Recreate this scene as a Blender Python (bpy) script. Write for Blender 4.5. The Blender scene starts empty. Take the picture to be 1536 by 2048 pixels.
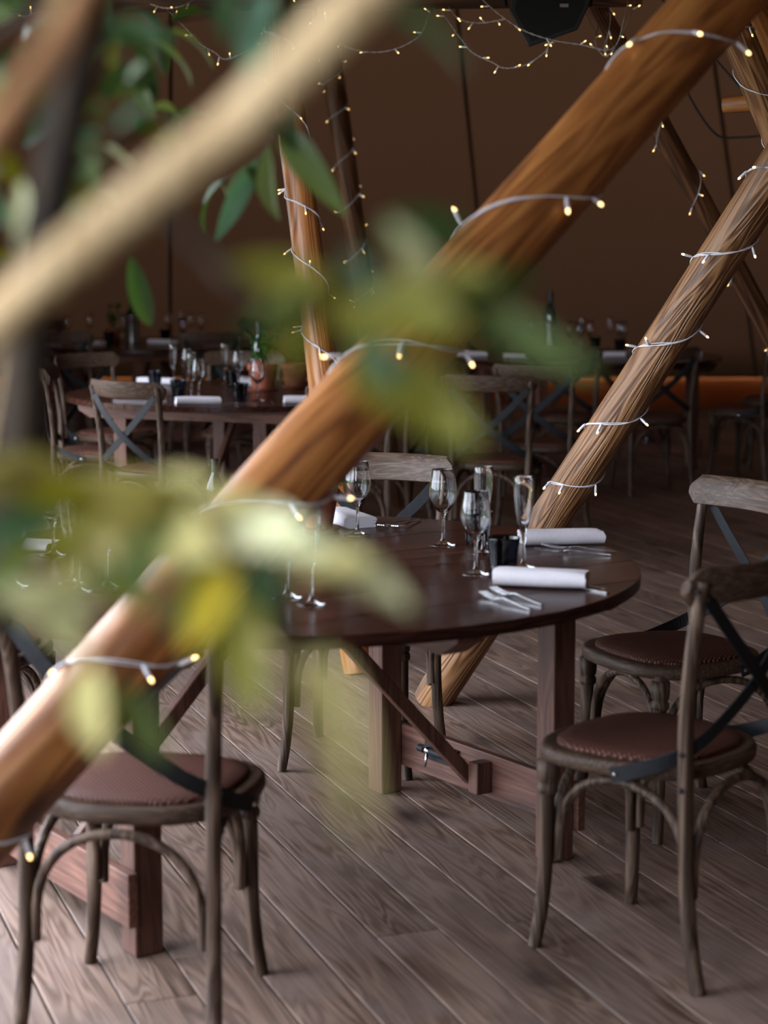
import bpy, bmesh, math, random
from mathutils import Vector, Matrix, noise, Quaternion
from mathutils.bvhtree import BVHTree

# ---------------------------------------------------------------- camera, sky, exposure
sc = bpy.context.scene
col = sc.collection
PI = math.pi
CAM_H = 1.55
FPX = 70.0 / 36.0 * 2048.0
PITCH = math.atan((1024 - 470) / FPX)
cd = bpy.data.cameras.new('camera')
cam = bpy.data.objects.new('camera', cd)
col.objects.link(cam)
cam.location = (0, 0, CAM_H)
cam.rotation_euler = (PI / 2 - PITCH, 0, 0)
cd.lens = 70.0
cd.sensor_fit = 'VERTICAL'
cd.sensor_height = 36.0
cd.sensor_width = 27.0
cd.clip_start = 0.05
cd.dof.use_dof = True
cd.dof.focus_distance = 6.1
cd.dof.aperture_fstop = 2.8
sc.camera = cam

w = bpy.data.worlds.new('overcast_sky')
sc.world = w
w.use_nodes = True
bg = w.node_tree.nodes['Background']
bg.inputs['Color'].default_value = (0.80, 0.88, 1.0, 1)
bg.inputs['Strength'].default_value = 15.0


def wall_x(y):
    # line of the tent's open side
    return -1.15 - .1 * (y + 1.6) if y < 7 else -2.01 - .2848 * (y - 7)


# openings: (from, to, sill, head); the first is added, shaped to light the leaves
DOORS = [(-1.5, 1.45, 1.1, 2.45), (2.95, 4.25, 0, 2.25), (4.37, 6.3, 0, 2.25), (8.5, 10.0, 0, 2.25)]
DOOR_H = 2.25
for ya, yb, za, zb in DOORS:
    # sampling portals in the doorways: they give no light of their own, the sky does
    pl = bpy.data.lights.new('doorway_portal', 'AREA')
    pl.shape = 'RECTANGLE'
    pa, pb = Vector((wall_x(ya), ya, 0)), Vector((wall_x(yb), yb, 0))
    pl.size = (pb - pa).length
    pl.size_y = zb - za
    pl.cycles.is_portal = True
    po = bpy.data.objects.new('doorway_portal', pl)
    col.objects.link(po)
    xax = (pb - pa).normalized()
    inward = Vector((xax.y, -xax.x, 0))
    zax = -inward
    yax = zax.cross(xax)
    mt = Matrix((xax, yax, zax)).transposed().to_4x4()
    mt.translation = (pa + pb) / 2 + Vector((0, 0, (za + zb) / 2)) - inward * .05
    po.matrix_world = mt
sc.view_settings.view_transform = 'Standard'
sc.view_settings.look = 'None'
sc.view_settings.gamma = 1.0
sc.view_settings.use_curve_mapping = False
sc.view_settings.exposure = -0.12
sc.cycles.use_denoising = True
sc.cycles.max_bounces = 8
sc.cycles.diffuse_bounces = 3
sc.cycles.glossy_bounces = 3
sc.cycles.transmission_bounces = 8
sc.cycles.transparent_max_bounces = 8
sc.cycles.sample_clamp_indirect = 4.0

rnd = random.Random(7)


# ---------------------------------------------------------------- measuring helpers
def at(px, py, y):
    """the point y metres into the tent that was measured at (px, py) in the photograph"""
    c, s = math.cos(PITCH), math.sin(PITCH)
    u, v = (px - 768) / FPX, -(py - 1024) / FPX
    r = Vector((u, c + v * s, -s + v * c))
    return Vector((0, 0, CAM_H)) + r * (y / r.y)


def on(px, py, h=0.0):
    """the point at height h that was measured at (px, py)"""
    c, s = math.cos(PITCH), math.sin(PITCH)
    u, v = (px - 768) / FPX, -(py - 1024) / FPX
    r = Vector((u, c + v * s, -s + v * c))
    return Vector((0, 0, CAM_H)) + r * ((h - CAM_H) / r.z)


def pix(P):
    c, s = math.cos(PITCH), math.sin(PITCH)
    x, y, z = P[0], P[1], P[2] - CAM_H
    d = y * c - z * s
    return 768 + FPX * x / d, 1024 - FPX * (y * s + z * c) / d


# ---------------------------------------------------------------- mesh helpers
class MB:
    def __init__(self):
        self.v, self.f = [], []

    def add(self, vs, fs):
        o = len(self.v)
        self.v += [Vector(p) for p in vs]
        self.f += [tuple(i + o for i in q) for q in fs]
        return self

    def box(self, c, s, R=None):
        c = Vector(c)
        vs = []
        for z in (-1, 1):
            for y in (-1, 1):
                for x in (-1, 1):
                    p = Vector((x * s[0] / 2, y * s[1] / 2, z * s[2] / 2))
                    vs.append(c + (R @ p if R else p))
        return self.add(vs, [(0, 2, 3, 1), (4, 5, 7, 6), (0, 1, 5, 4), (2, 6, 7, 3), (0, 4, 6, 2), (1, 3, 7, 5)])

    def beam(self, a, b, wd, th, up=(0, 0, 1)):
        a, b = Vector(a), Vector(b)
        t = (b - a).normalized()
        n = t.cross(Vector(up)).normalized()
        u = n.cross(t)
        vs = []
        for p in (a, b):
            for i, j in ((-1, -1), (1, -1), (1, 1), (-1, 1)):
                vs.append(p + n * (i * wd / 2) + u * (j * th / 2))
        return self.add(vs, [(3, 2, 1, 0), (4, 5, 6, 7), (0, 1, 5, 4), (1, 2, 6, 5), (2, 3, 7, 6), (3, 0, 4, 7)])

    def tube(self, path, rad, seg=8, caps=True):
        path = [Vector(p) for p in path]
        n = len(path)
        if not hasattr(rad, '__len__'):
            rad = [rad] * n
        t = (path[1] - path[0]).normalized()
        a = Vector((0, 0, 1)) if abs(t.z) < .9 else Vector((1, 0, 0))
        u = t.cross(a).normalized()
        vs, fs = [], []
        for i, p in enumerate(path):
            t2 = (path[min(i + 1, n - 1)] - path[max(i - 1, 0)]).normalized()
            u = (u - t2 * u.dot(t2)).normalized()
            b = t2.cross(u)
            for k in range(seg):
                g = 2 * PI * k / seg
                vs.append(p + (u * math.cos(g) + b * math.sin(g)) * rad[i])
        for i in range(n - 1):
            for k in range(seg):
                k2 = (k + 1) % seg
                fs.append((i * seg + k, i * seg + k2, (i + 1) * seg + k2, (i + 1) * seg + k))
        if caps:
            fs.append(tuple(range(seg - 1, -1, -1)))
            fs.append(tuple((n - 1) * seg + k for k in range(seg)))
        return self.add(vs, fs)

    def lathe(self, prof, seg=24, c=(0, 0, 0), twist=None):
        """prof: (r, z) from the bottom axis round to the end; r=0 ends close"""
        c = Vector(c)
        vs, fs, rings = [], [], []
        for r, z in prof:
            if r < 1e-6:
                rings.append([len(vs)])
                vs.append(c + Vector((0, 0, z)))
            else:
                st = len(vs)
                for k in range(seg):
                    g = 2 * PI * k / seg
                    q = r * (twist(g, r, z) if twist else 1)
                    vs.append(c + Vector((q * math.cos(g), q * math.sin(g), z)))
                rings.append(list(range(st, st + seg)))
        for A, B in zip(rings, rings[1:]):
            if len(A) == 1 and len(B) == 1:
                continue
            for k in range(seg):
                k2 = (k + 1) % seg
                if len(A) == 1:
                    fs.append((A[0], B[k2], B[k]))
                elif len(B) == 1:
                    fs.append((A[k], A[k2], B[0]))
                else:
                    fs.append((A[k], A[k2], B[k2], B[k]))
        return self.add(vs, fs)

    def prism(self, poly, z0, z1):
        n = len(poly)
        vs = [(x, y, z0) for x, y in poly] + [(x, y, z1) for x, y in poly]
        fs = [tuple(range(n - 1, -1, -1)), tuple(range(n, 2 * n))]
        fs += [(i, (i + 1) % n, n + (i + 1) % n, n + i) for i in range(n)]
        return self.add(vs, fs)

    def ribbon(self, path, normals, wd, th):
        path = [Vector(p) for p in path]
        n = len(path)
        vs, fs = [], []
        for i, p in enumerate(path):
            t = (path[min(i + 1, n - 1)] - path[max(i - 1, 0)]).normalized()
            nn = Vector(normals[i])
            nn = (nn - t * nn.dot(t)).normalized()
            b = t.cross(nn)
            for x, y in ((-1, -1), (1, -1), (1, 1), (-1, 1)):
                vs.append(p + b * (x * wd / 2) + nn * (y * th / 2))
        for i in range(n - 1):
            for k in range(4):
                k2 = (k + 1) % 4
                fs.append((i * 4 + k, i * 4 + k2, (i + 1) * 4 + k2, (i + 1) * 4 + k))
        fs += [(3, 2, 1, 0), tuple((n - 1) * 4 + k for k in range(4))]
        return self.add(vs, fs)

    def mesh(self, name, mat, smooth=False, origin=None, bevel=0, segs=2):
        me = bpy.data.meshes.new(name)
        o = Vector(origin) if origin is not None else Vector((0, 0, 0))
        me.from_pydata([tuple(p - o) for p in self.v], [], self.f)
        bm = bmesh.new()
        bm.from_mesh(me)
        bmesh.ops.recalc_face_normals(bm, faces=bm.faces)
        if bevel:
            es = [e for e in bm.edges if len(e.link_faces) == 2 and e.calc_face_angle(0) > .5]
            bmesh.ops.bevel(bm, geom=es, offset=bevel, segments=segs, affect='EDGES', profile=.5)
        if smooth:
            for fc in bm.faces:
                fc.smooth = True
            if smooth == 'auto':
                for e in bm.edges:
                    if len(e.link_faces) == 2 and e.calc_face_angle(0) > .7:
                        e.smooth = False
        bm.to_mesh(me)
        bm.free()
        if mat:
            me.materials.append(mat)
        return me

    def build(self, name, mat, parent=None, smooth=False, origin=None, bevel=0, segs=2):
        return link(name, self.mesh(name, mat, smooth, origin, bevel, segs), parent)


def link(name, me, parent=None):
    o = bpy.data.objects.new(name, me)
    col.objects.link(o)
    o.parent = parent
    return o


def tag(o, label, cat, group=None):
    o['label'] = label
    o['category'] = cat
    if group:
        o['group'] = group
    return o


def thing(name, loc, label, cat, group=None, rz=0.0):
    o = bpy.data.objects.new(name, None)
    o.empty_display_size = .05
    col.objects.link(o)
    o.location = loc
    o.rotation_euler = (0, 0, rz)
    return tag(o, label, cat, group)


def struct(o):
    o['kind'] = 'structure'
    return o


KIDS = {}


def copy_tree(o, parent=None):
    c = o.copy()
    col.objects.link(c)
    c.parent = parent
    for k in [x for x in KIDS.get(o.name) or ()]:
        copy_tree(k, c)
    return c


def remember(root):
    """note the part tree of a prototype so that it can be copied"""
    for o in bpy.data.objects:
        if o.parent:
            KIDS.setdefault(o.parent.name, [])
            if o not in KIDS[o.parent.name]:
                KIDS[o.parent.name].append(o)


def smoothpath(pts, n=8):
    """Catmull-Rom through points"""
    P = [Vector(p) for p in pts]
    P = [P[0] * 2 - P[1]] + P + [P[-1] * 2 - P[-2]]
    out = []
    for i in range(1, len(P) - 2):
        a, b, c, d = P[i - 1], P[i], P[i + 1], P[i + 2]
        for k in range(n):
            t = k / n
            out.append(.5 * ((2 * b) + (c - a) * t + (2 * a - 5 * b + 4 * c - d) * t * t + (3 * b - a - 3 * c + d) * t ** 3))
    out.append(P[-2])
    return out


# ---------------------------------------------------------------- materials
def newmat(name):
    m = bpy.data.materials.new(name)
    m.use_nodes = True
    nt = m.node_tree
    return m, nt, nt.nodes['Principled BSDF']


def node(nt, kind, **kw):
    n = nt.nodes.new(kind)
    for k, v in kw.items():
        if k in n.inputs:
            n.inputs[k].default_value = v
        else:
            setattr(n, k, v)
    return n


def ramp(nt, stops):
    n = nt.nodes.new('ShaderNodeValToRGB')
    e = n.color_ramp.elements
    while len(e) < len(stops):
        e.new(.5)
    for x, (p, c) in zip(e, stops):
        x.position = p
        x.color = (*c, 1)
    return n


def coords(nt, scale, rand=13.0):
    tc = node(nt, 'ShaderNodeTexCoord')
    oi = node(nt, 'ShaderNodeObjectInfo')
    mul = node(nt, 'ShaderNodeMath', operation='MULTIPLY')
    nt.links.new(oi.outputs['Random'], mul.inputs[0])
    mul.inputs[1].default_value = rand
    ad = node(nt, 'ShaderNodeVectorMath', operation='ADD')
    nt.links.new(tc.outputs['Object'], ad.inputs[0])
    nt.links.new(mul.outputs[0], ad.inputs[1])
    mp = node(nt, 'ShaderNodeMapping')
    mp.inputs['Scale'].default_value = scale
    nt.links.new(ad.outputs[0], mp.inputs['Vector'])
    return mp, oi, ad


def wood(name, dark, mid, light, along='Z', fine=60.0, long=2.2, rough=.55, bump=.25, knots=None, vary=.25, spec=.4, ringscale=9.0, bdist=.002, grey=None, ringmix=.38):
    """grain stretched along one axis of the piece, annual-ring waves, optional knots, tone varying from piece to piece"""
    m, nt, b = newmat(name)
    L = nt.links
    sc3 = {'X': (long, fine, fine), 'Y': (fine, long, fine), 'Z': (fine, fine, long)}[along]
    mp, oi, ad = coords(nt, sc3)
    n1 = node(nt, 'ShaderNodeTexNoise', Scale=1.0, Detail=6.0, Roughness=.62)
    L.new(mp.outputs[0], n1.inputs['Vector'])
    # ring figure
    k = ringscale
    s2 = {'X': (k * .09, k, k), 'Y': (k, k * .09, k), 'Z': (k, k, k * .09)}[along]
    mp2 = node(nt, 'ShaderNodeMapping')
    mp2.inputs['Scale'].default_value = s2
    L.new(ad.outputs[0], mp2.inputs['Vector'])
    wv = node(nt, 'ShaderNodeTexNoise', Scale=1.0, Detail=2.0, Distortion=.8)
    L.new(mp2.outputs[0], wv.inputs['Vector'])
    sn = node(nt, 'ShaderNodeMath', operation='MULTIPLY')
    L.new(wv.outputs['Fac'], sn.inputs[0])
    sn.inputs[1].default_value = 60
    si = node(nt, 'ShaderNodeMath', operation='SINE')
    L.new(sn.outputs[0], si.inputs[0])
    mr = node(nt, 'ShaderNodeMapRange')
    L.new(si.outputs[0], mr.inputs['Value'])
    mr.inputs['From Min'].default_value = -1
    mx = node(nt, 'ShaderNodeMix')
    mx.inputs[0].default_value = ringmix
    L.new(n1.outputs['Fac'], mx.inputs[2])
    L.new(mr.outputs[0], mx.inputs[3])
    rp = ramp(nt, [(.22, dark), (.5, mid), (.78, light)])
    L.new(mx.outputs[0], rp.inputs[0])
    out = rp.outputs[0]
    if knots:
        kd, ks = knots
        ksc = {'X': (.5, 1, 1), 'Y': (1, .5, 1), 'Z': (1, 1, .5)}[along]
        mp3 = node(nt, 'ShaderNodeMapping')
        mp3.inputs['Scale'].default_value = tuple(ks * q for q in ksc)
        L.new(ad.outputs[0], mp3.inputs['Vector'])
        vo = node(nt, 'ShaderNodeTexVoronoi', Scale=1.0)
        L.new(mp3.outputs[0], vo.inputs['Vector'])
        kr = ramp(nt, [(.05, (1, 1, 1)), (.14, (.45, .45, .45)), (.24, (0, 0, 0))])
        L.new(vo.outputs['Distance'], kr.inputs[0])
        km = node(nt, 'ShaderNodeMix', data_type='RGBA')
        L.new(kr.outputs[0], km.inputs[0])
        L.new(out, km.inputs[6])
        km.inputs[7].default_value = (*kd, 1)
        out = km.outputs[2]
    if grey:
        # weathered, scuffed patches
        gn = node(nt, 'ShaderNodeTexNoise', Scale=grey[1], Detail=4.0, Roughness=.6)
        L.new(ad.outputs[0], gn.inputs['Vector'])
        gr = ramp(nt, [(.42, (0, 0, 0)), (.68, (1, 1, 1))])
        L.new(gn.outputs['Fac'], gr.inputs[0])
        gm = node(nt, 'ShaderNodeMix', data_type='RGBA')
        L.new(gr.outputs[0], gm.inputs[0])
        L.new(out, gm.inputs[6])
        gm.inputs[7].default_value = (*grey[0], 1)
        out = gm.outputs[2]
    hs = node(nt, 'ShaderNodeHueSaturation')
    vr = node(nt, 'ShaderNodeMapRange')
    L.new(oi.outputs['Random'], vr.inputs['Value'])
    vr.inputs['To Min'].default_value = 1 - vary
    vr.inputs['To Max'].default_value = 1 + vary
    L.new(vr.outputs[0], hs.inputs['Value'])
    L.new(out, hs.inputs['Color'])
    L.new(hs.outputs[0], b.inputs['Base Color'])
    bp = node(nt, 'ShaderNodeBump', Strength=bump, Distance=bdist)
    L.new(mx.outputs[0], bp.inputs['Height'])
    L.new(bp.outputs[0], b.inputs['Normal'])
    b.inputs['Roughness'].default_value = rough
    b.inputs['Specular IOR Level'].default_value = spec
    return m


def plain(name, c, rough=.5, metal=0.0, bump=None, vary=0, spec=.5):
    m, nt, b = newmat(name)
    b.inputs['Base Color'].default_value = (*c, 1)
    b.inputs['Roughness'].default_value = rough
    b.inputs['Metallic'].default_value = metal
    b.inputs['Specular IOR Level'].default_value = spec
    mp, oi, ad = coords(nt, (1, 1, 1))
    n1 = node(nt, 'ShaderNodeTexNoise', Scale=bump[0] if bump else 30.0, Detail=3.0)
    nt.links.new(mp.outputs[0], n1.inputs['Vector'])
    lo = [q * (.8 - vary) for q in c]
    hi = [min(1, q * (1.15 + vary)) for q in c]
    rp = ramp(nt, [(.3, lo), (.7, hi)])
    nt.links.new(n1.outputs['Fac'], rp.inputs[0])
    nt.links.new(rp.outputs[0], b.inputs['Base Color'])
    if bump:
        bp = node(nt, 'ShaderNodeBump', Strength=bump[1], Distance=bump[2])
        nt.links.new(n1.outputs['Fac'], bp.inputs['Height'])
        nt.links.new(bp.outputs[0], b.inputs['Normal'])
    return m


def glass(name, c, rough=0.0, ior=1.46):
    m, nt, b = newmat(name)
    b.inputs['Base Color'].default_value = (*c, 1)
    b.inputs['Transmission Weight'].default_value = 1.0
    b.inputs['Roughness'].default_value = rough
    b.inputs['IOR'].default_value = ior
    return m


def emit(name, c, s):
    m, nt, b = newmat(name)
    b.inputs['Base Color'].default_value = (*c, 1)
    b.inputs['Emission Color'].default_value = (*c, 1)
    b.inputs['Emission Strength'].default_value = s
    return m


def canvas(name, c, trans, tmix):
    m, nt, b = newmat(name)
    L = nt.links
    tc = node(nt, 'ShaderNodeTexCoord')
    n1 = node(nt, 'ShaderNodeTexNoise', Scale=.7, Detail=3.0)
    L.new(tc.outputs['Object'], n1.inputs['Vector'])
    rp = ramp(nt, [(.3, [q * .85 for q in c]), (.7, [q * 1.12 for q in c])])
    L.new(n1.outputs['Fac'], rp.inputs[0])
    L.new(rp.outputs[0], b.inputs['Base Color'])
    b.inputs['Roughness'].default_value = .9
    b.inputs['Specular IOR Level'].default_value = .1
    n2 = node(nt, 'ShaderNodeTexNoise', Scale=220.0, Detail=1.0)
    L.new(tc.outputs['Object'], n2.inputs['Vector'])
    bp = node(nt, 'ShaderNodeBump', Strength=.2, Distance=.001)
    L.new(n2.outputs['Fac'], bp.inputs['Height'])
    L.new(bp.outputs[0], b.inputs['Normal'])
    tr = node(nt, 'ShaderNodeBsdfTranslucent')
    tr.inputs['Color'].default_value = (*trans, 1)
    ms = node(nt, 'ShaderNodeMixShader')
    ms.inputs[0].default_value = tmix
    L.new(b.outputs[0], ms.inputs[1])
    L.new(tr.outputs[0], ms.inputs[2])
    L.new(ms.outputs[0], nt.nodes['Material Output'].inputs['Surface'])
    return m


def leafmat(name, c, tc, rough=.42, tmix=.3):
    m, nt, b = newmat(name)
    L = nt.links
    mp, oi, ad = coords(nt, (3, 14, 3))
    n1 = node(nt, 'ShaderNodeTexNoise', Scale=1.0, Detail=3.0)
    L.new(mp.outputs[0], n1.inputs['Vector'])
    rp = ramp(nt, [(.3, [q * .75 for q in c]), (.7, [q * 1.2 for q in c])])
    L.new(n1.outputs['Fac'], rp.inputs[0])
    L.new(rp.outputs[0], b.inputs['Base Color'])
    b.inputs['Roughness'].default_value = rough + .15
    b.inputs['Specular IOR Level'].default_value = .2
    tr = node(nt, 'ShaderNodeBsdfTranslucent')
    tr.inputs['Color'].default_value = (*tc, 1)
    ms = node(nt, 'ShaderNodeMixShader')
    ms.inputs[0].default_value = tmix
    L.new(b.outputs[0], ms.inputs[1])
    L.new(tr.outputs[0], ms.inputs[2])
    L.new(ms.outputs[0], nt.nodes['Material Output'].inputs['Surface'])
    return m


def rattan(name):
    m, nt, b = newmat(name)
    L = nt.links
    tc = node(nt, 'ShaderNodeTexCoord')
    outs = []
    for ang in (.6, -.6):
        mp = node(nt, 'ShaderNodeMapping')
        mp.inputs['Rotation'].default_value = (0, 0, ang)
        L.new(tc.outputs['Object'], mp.inputs['Vector'])
        wv = node(nt, 'ShaderNodeTexWave', Scale=38.0, Distortion=.6)
        L.new(mp.outputs[0], wv.inputs['Vector'])
        outs.append(wv.outputs['Fac'])
    mu = node(nt, 'ShaderNodeMath', operation='MULTIPLY')
    L.new(outs[0], mu.inputs[0])
    L.new(outs[1], mu.inputs[1])
    rp = ramp(nt, [(.05, (.03, .010, .007)), (.4, (.15, .055, .038)), (1, (.29, .125, .088))])
    L.new(mu.outputs[0], rp.inputs[0])
    L.new(rp.outputs[0], b.inputs['Base Color'])
    bp = node(nt, 'ShaderNodeBump', Strength=.8, Distance=.003)
    L.new(mu.outputs[0], bp.inputs['Height'])
    L.new(bp.outputs[0], b.inputs['Normal'])
    b.inputs['Roughness'].default_value = .6
    b.inputs['Specular IOR Level'].default_value = .2
    return m


M = {}
M['plank'] = wood('floor_plank_wood', (.058, .031, .021), (.175, .107, .078), (.28, .185, .14), 'X', 90, 2.2, .58, .4, ((.035, .018, .013), 3.6), .22, .35, 13.0, .003, ((.205, .145, .121), 2.6), .3)
M['deck'] = wood('deck_underside_wood', (.05, .035, .03), (.1, .07, .05), (.16, .12, .09), 'X', 45, 1.6, .7, .2)
M['pole'] = wood('varnished_pine_pole', (.06, .017, .005), (.30, .105, .025), (.50, .215, .06), 'Z', 19, 2.6, .42, .5, ((.06, .018, .006), 4.2), .1, .5, 8.0, .006, None, .22)
M['pole_pale'] = wood('dry_pine_pole', (.075, .028, .009), (.21, .092, .033), (.33, .165, .068), 'Z', 30, 1.2, .5, .8, ((.08, .03, .012), 3.0), .08, .45, 13.0, .008)
M['pole_dark'] = wood('dark_stained_pole', (.03, .012, .006), (.09, .036, .015), (.16, .07, .028), 'Z', 26, 1.3, .45, .5, None, .1, .45, 8.0, .006)
M['top'] = wood('dark_varnished_tabletop', (.014, .005, .0035), (.032, .011, .0075), (.052, .019, .0125), 'Y', 70, 2.0, .26, .05, None, .14, .12, 8.0, .001)
M['trestle'] = wood('red_brown_trestle_wood', (.035, .014, .009), (.095, .04, .027), (.16, .072, .048), 'Z', 60, 2.0, .5, .3, None, .12, .3, 14.0, .002, None, .18)
M['trestle_x'] = wood('red_brown_board_wood', (.04, .016, .01), (.105, .044, .03), (.175, .082, .055), 'X', 60, 2.0, .5, .3, ((.035, .013, .009), 4.0), .1, .3, 14.0, .002, None, .2)
M['chair'] = wood('weathered_oak', (.022, .012, .008), (.062, .036, .023), (.135, .088, .062), 'Z', 130, 6.0, .5, .35, None, .06, .25, 12.0, .001)
M['chair_rail'] = wood('weathered_oak_rail', (.020, .011, .007), (.058, .033, .021), (.14, .092, .066), 'X', 160, 7.0, .5, .45, None, .06, .25, 22.0, .001, None, .16)
M['rattan'] = rattan('woven_rattan')
M['iron'] = plain('black_iron', (.011, .012, .014), .6, .0, (60.0, .1, .0005), 0, .2)
M['steel'] = plain('polished_steel', (.62, .62, .64), .16, 1.0)
M['brushed'] = plain('brushed_steel', (.42, .40, .39), .35, 1.0, (40.0, .1, .0005))
M['napkin'] = plain('white_napkin_linen', (.72, .68, .72), .85, 0, (600.0, .15, .0004), 0, .2)
M['glass'] = glass('clear_glass', (.98, .99, 1.0))
M['smoke'] = glass('smoked_glass', (.10, .11, .14))
M['greenglass'] = glass('green_bottle_glass', (.02, .10, .03))
M['dark_bottle'] = plain('dark_bottle_glass', (.008, .02, .010), .08, 0, None, 0, .8)
M['foil'] = plain('bottle_foil', (.02, .02, .02), .3, .4)
M['terra'] = plain('terracotta', (.24, .06, .03), .8, 0, (25.0, .2, .001), .1)
M['soil'] = plain('dark_soil', (.03, .02, .014), .95, 0, (90.0, .6, .004), .2)
M['herb'] = leafmat('herb_leaf', (.05, .13, .025), (.12, .28, .03))
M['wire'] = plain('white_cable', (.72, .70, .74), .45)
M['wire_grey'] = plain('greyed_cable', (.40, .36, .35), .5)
M['case'] = plain('white_lamp_holder', (.75, .73, .78), .4)
M['led'] = emit('warm_led', (1.0, .66, .26), 5.0)
M['led_dim'] = emit('warm_led_small', (1.0, .62, .22), 2.4)
M['bark'] = wood('pale_bark', (.27, .175, .088), (.44, .30, .16), (.53, .38, .22), 'Z', 40, 8, .8, .6, None, .05, .2, 10, .003)
M['bark_shaded'] = wood('shaded_bark', (.010, .007, .005), (.026, .017, .011), (.05, .034, .022), 'Z', 40, 8, .85, .6, None, .05, .2, 10, .003)  # darker copy of the bark, the trunk's shade put into its colour
M['bark_red'] = wood('russet_bark', (.10, .045, .018), (.22, .10, .04), (.30, .15, .07), 'Z', 40, 8, .8, .6, None, .05, .2, 10, .003)
LM = {
    'SG': leafmat('sage_leaf', (.62, .61, .36), (.56, .54, .24), .5, .28),
    'KH': leafmat('khaki_leaf', (.36, .31, .115), (.42, .36, .08), .5, .28),
    'GR': leafmat('green_leaf', (.11, .155, .05), (.18, .24, .04), .4, .3),
    'DG': leafmat('deep_green_leaf', (.030, .062, .022), (.06, .12, .015), .4, .25),
    'OL': leafmat('olive_leaf', (.125, .118, .013), (.26, .23, .015), .45, .35),
    'YL': leafmat('yellow_leaf', (.52, .40, .035), (.7, .5, .03), .5, .35),
    'TE': leafmat('blue_green_leaf', (.085, .165, .095), (.1, .22, .08), .4, .25),
}
M['canvas'] = canvas('brown_canvas', (.07, .042, .030), (.135, .088, .062), .55)
M['skirt'] = canvas('rust_canvas_skirt', (.28, .085, .02), (.30, .055, .006), .24)
M['grass'] = plain('lawn_grass', (.07, .11, .035), .9, 0, (14.0, .8, .03), .3)
M['black'] = plain('black_speaker_case', (.010, .012, .016), .55, 0, (90.0, .15, .001))
M['mesh'] = plain('speaker_grille', (.006, .007, .009), .7, .3, (400.0, .5, .001))
M['rope'] = plain('dark_rope', (.035, .028, .024), .9, 0, (300.0, .4, .001))
M['seam'] = plain('canvas_seam', (.06, .036, .026), .9)
M['planter'] = plain('grey_planter', (.12, .11, .10), .7, 0, (20.0, .2, .002))

# ---------------------------------------------------------------- the setting
# lawn round the tent and the deck below the boards
g = MB()
g.box((0, 8, -.22), (120, 120, .1))
struct(g.build('ground_lawn', M['grass']))
# unseen bank, added to keep sky light off the lower back canvas
g = MB()
g.add([(-14, 18.9, -.2), (16, 18.9, -.2), (16, 20.4, 2.7), (-14, 20.4, 2.7), (-14, 26, 2.9), (16, 26, 2.9), (16, 26, -.2), (-14, 26, -.2)],
      [(0, 1, 2, 3), (3, 2, 5, 4), (4, 5, 6, 7), (0, 3, 4, 7), (1, 6, 5, 2), (0, 7, 6, 1)])
struct(g.build('ground_sky_blocker', M['grass']))
FA = math.radians(-70.3)
U = Vector((math.cos(FA), math.sin(FA), 0))
N = Vector((-math.sin(FA), math.cos(FA), 0))
floor = MB()
floor.box((1, 8.3, -.095), (13.5, 20.2, .12))
floor = struct(floor.build('floor', M['deck']))
PW = .1525
forced = {}
for q in ((1066, 1839), (813, 1866), (560, 1397), (355, 1915)):
    p = on(*q)
    forced[math.floor((p.dot(N) - .658) / PW)] = p.dot(U)
pr = random.Random(21)
k0, k1 = -13, 50
for k in range(k0, k1):
    n0 = .658 + k * PW
    s0, s1 = -17.5, -1.0
    first = pr.uniform(.8, 4.6)
    cuts = [s1]
    if k in forced:
        q = forced[k]
        first = s1 - q
        while first > 4.8:
            first -= 4.8
    x = s1 - first
    while x > s0 + .5:
        cuts.append(x)
        x -= 4.8
    cuts.append(s0)
    for a, b_ in zip(cuts, cuts[1:]):
        ln = a - b_ - .003
        pb = MB()
        wd = PW - pr.uniform(.0035, .0065)
        pb.box((0, 0, 0), (ln, wd, .03))
        o = pb.build('plank', M['plank'], floor, bevel=.0016, segs=1)
        c = U * ((a + b_) / 2) + N * (n0 + PW / 2)
        o.location = (c.x, c.y, -.0152 - pr.uniform(0, .0012))
        o.rotation_euler = (0, 0, FA)


def sheet(name, a, b, c, d, mat, nx=24, ny=10, amp=.05, seed=0.0):
    """a canvas panel: a,b bottom corners, c,d top corners (b side first), gently billowing"""
    a, b, c, d = map(Vector, (a, b, c, d))
    m = MB()
    vs, fs = [], []
    nrm = (b - a).cross(d - a).normalized()
    for j in range(ny + 1):
        for i in range(nx + 1):
            s, t = i / nx, j / ny
            p = (a * (1 - s) + b * s) * (1 - t) + (d * (1 - s) + c * s) * t
            k = math.sin(PI * t) * min(1.0, 8 * s * (1 - s)) * amp * (noise.noise(Vector((s * 5 + seed, t * 2, seed))) + .3 * math.sin(s * nx))
            vs.append(p + nrm * k)
    for j in range(ny):
        for i in range(nx):
            q = j * (nx + 1) + i
            fs.append((q, q + 1, q + nx + 2, q + nx + 1))
    m.add(vs, fs)
    o = struct(m.build(name, mat, None, True))
    sd = o.modifiers.new('thickness', 'SOLIDIFY')
    sd.thickness = .004
    return o


ZB = 18.2
sk = .26


def top_z(y):
    return 2.6 + 1.8 * (y + 1.6) / 17.4


def LP(y, z):
    return Vector((wall_x(y) + .06 * z, y, z))


wb = sheet('wall_back', (-5.2, ZB, sk), (7, ZB, sk), (6.3, 15.8, 4.4), LP(15.8, 4.4), M['canvas'], 48, 14, .06, 1.3)
sheet('trim_1', (-5.25, ZB + .04, -.07), (7.05, ZB + .04, -.07), (7.05, ZB + .005, sk + .02), (-5.25, ZB + .005, sk + .02), M['skirt'], 40, 2, .01, 4.0)
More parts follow.
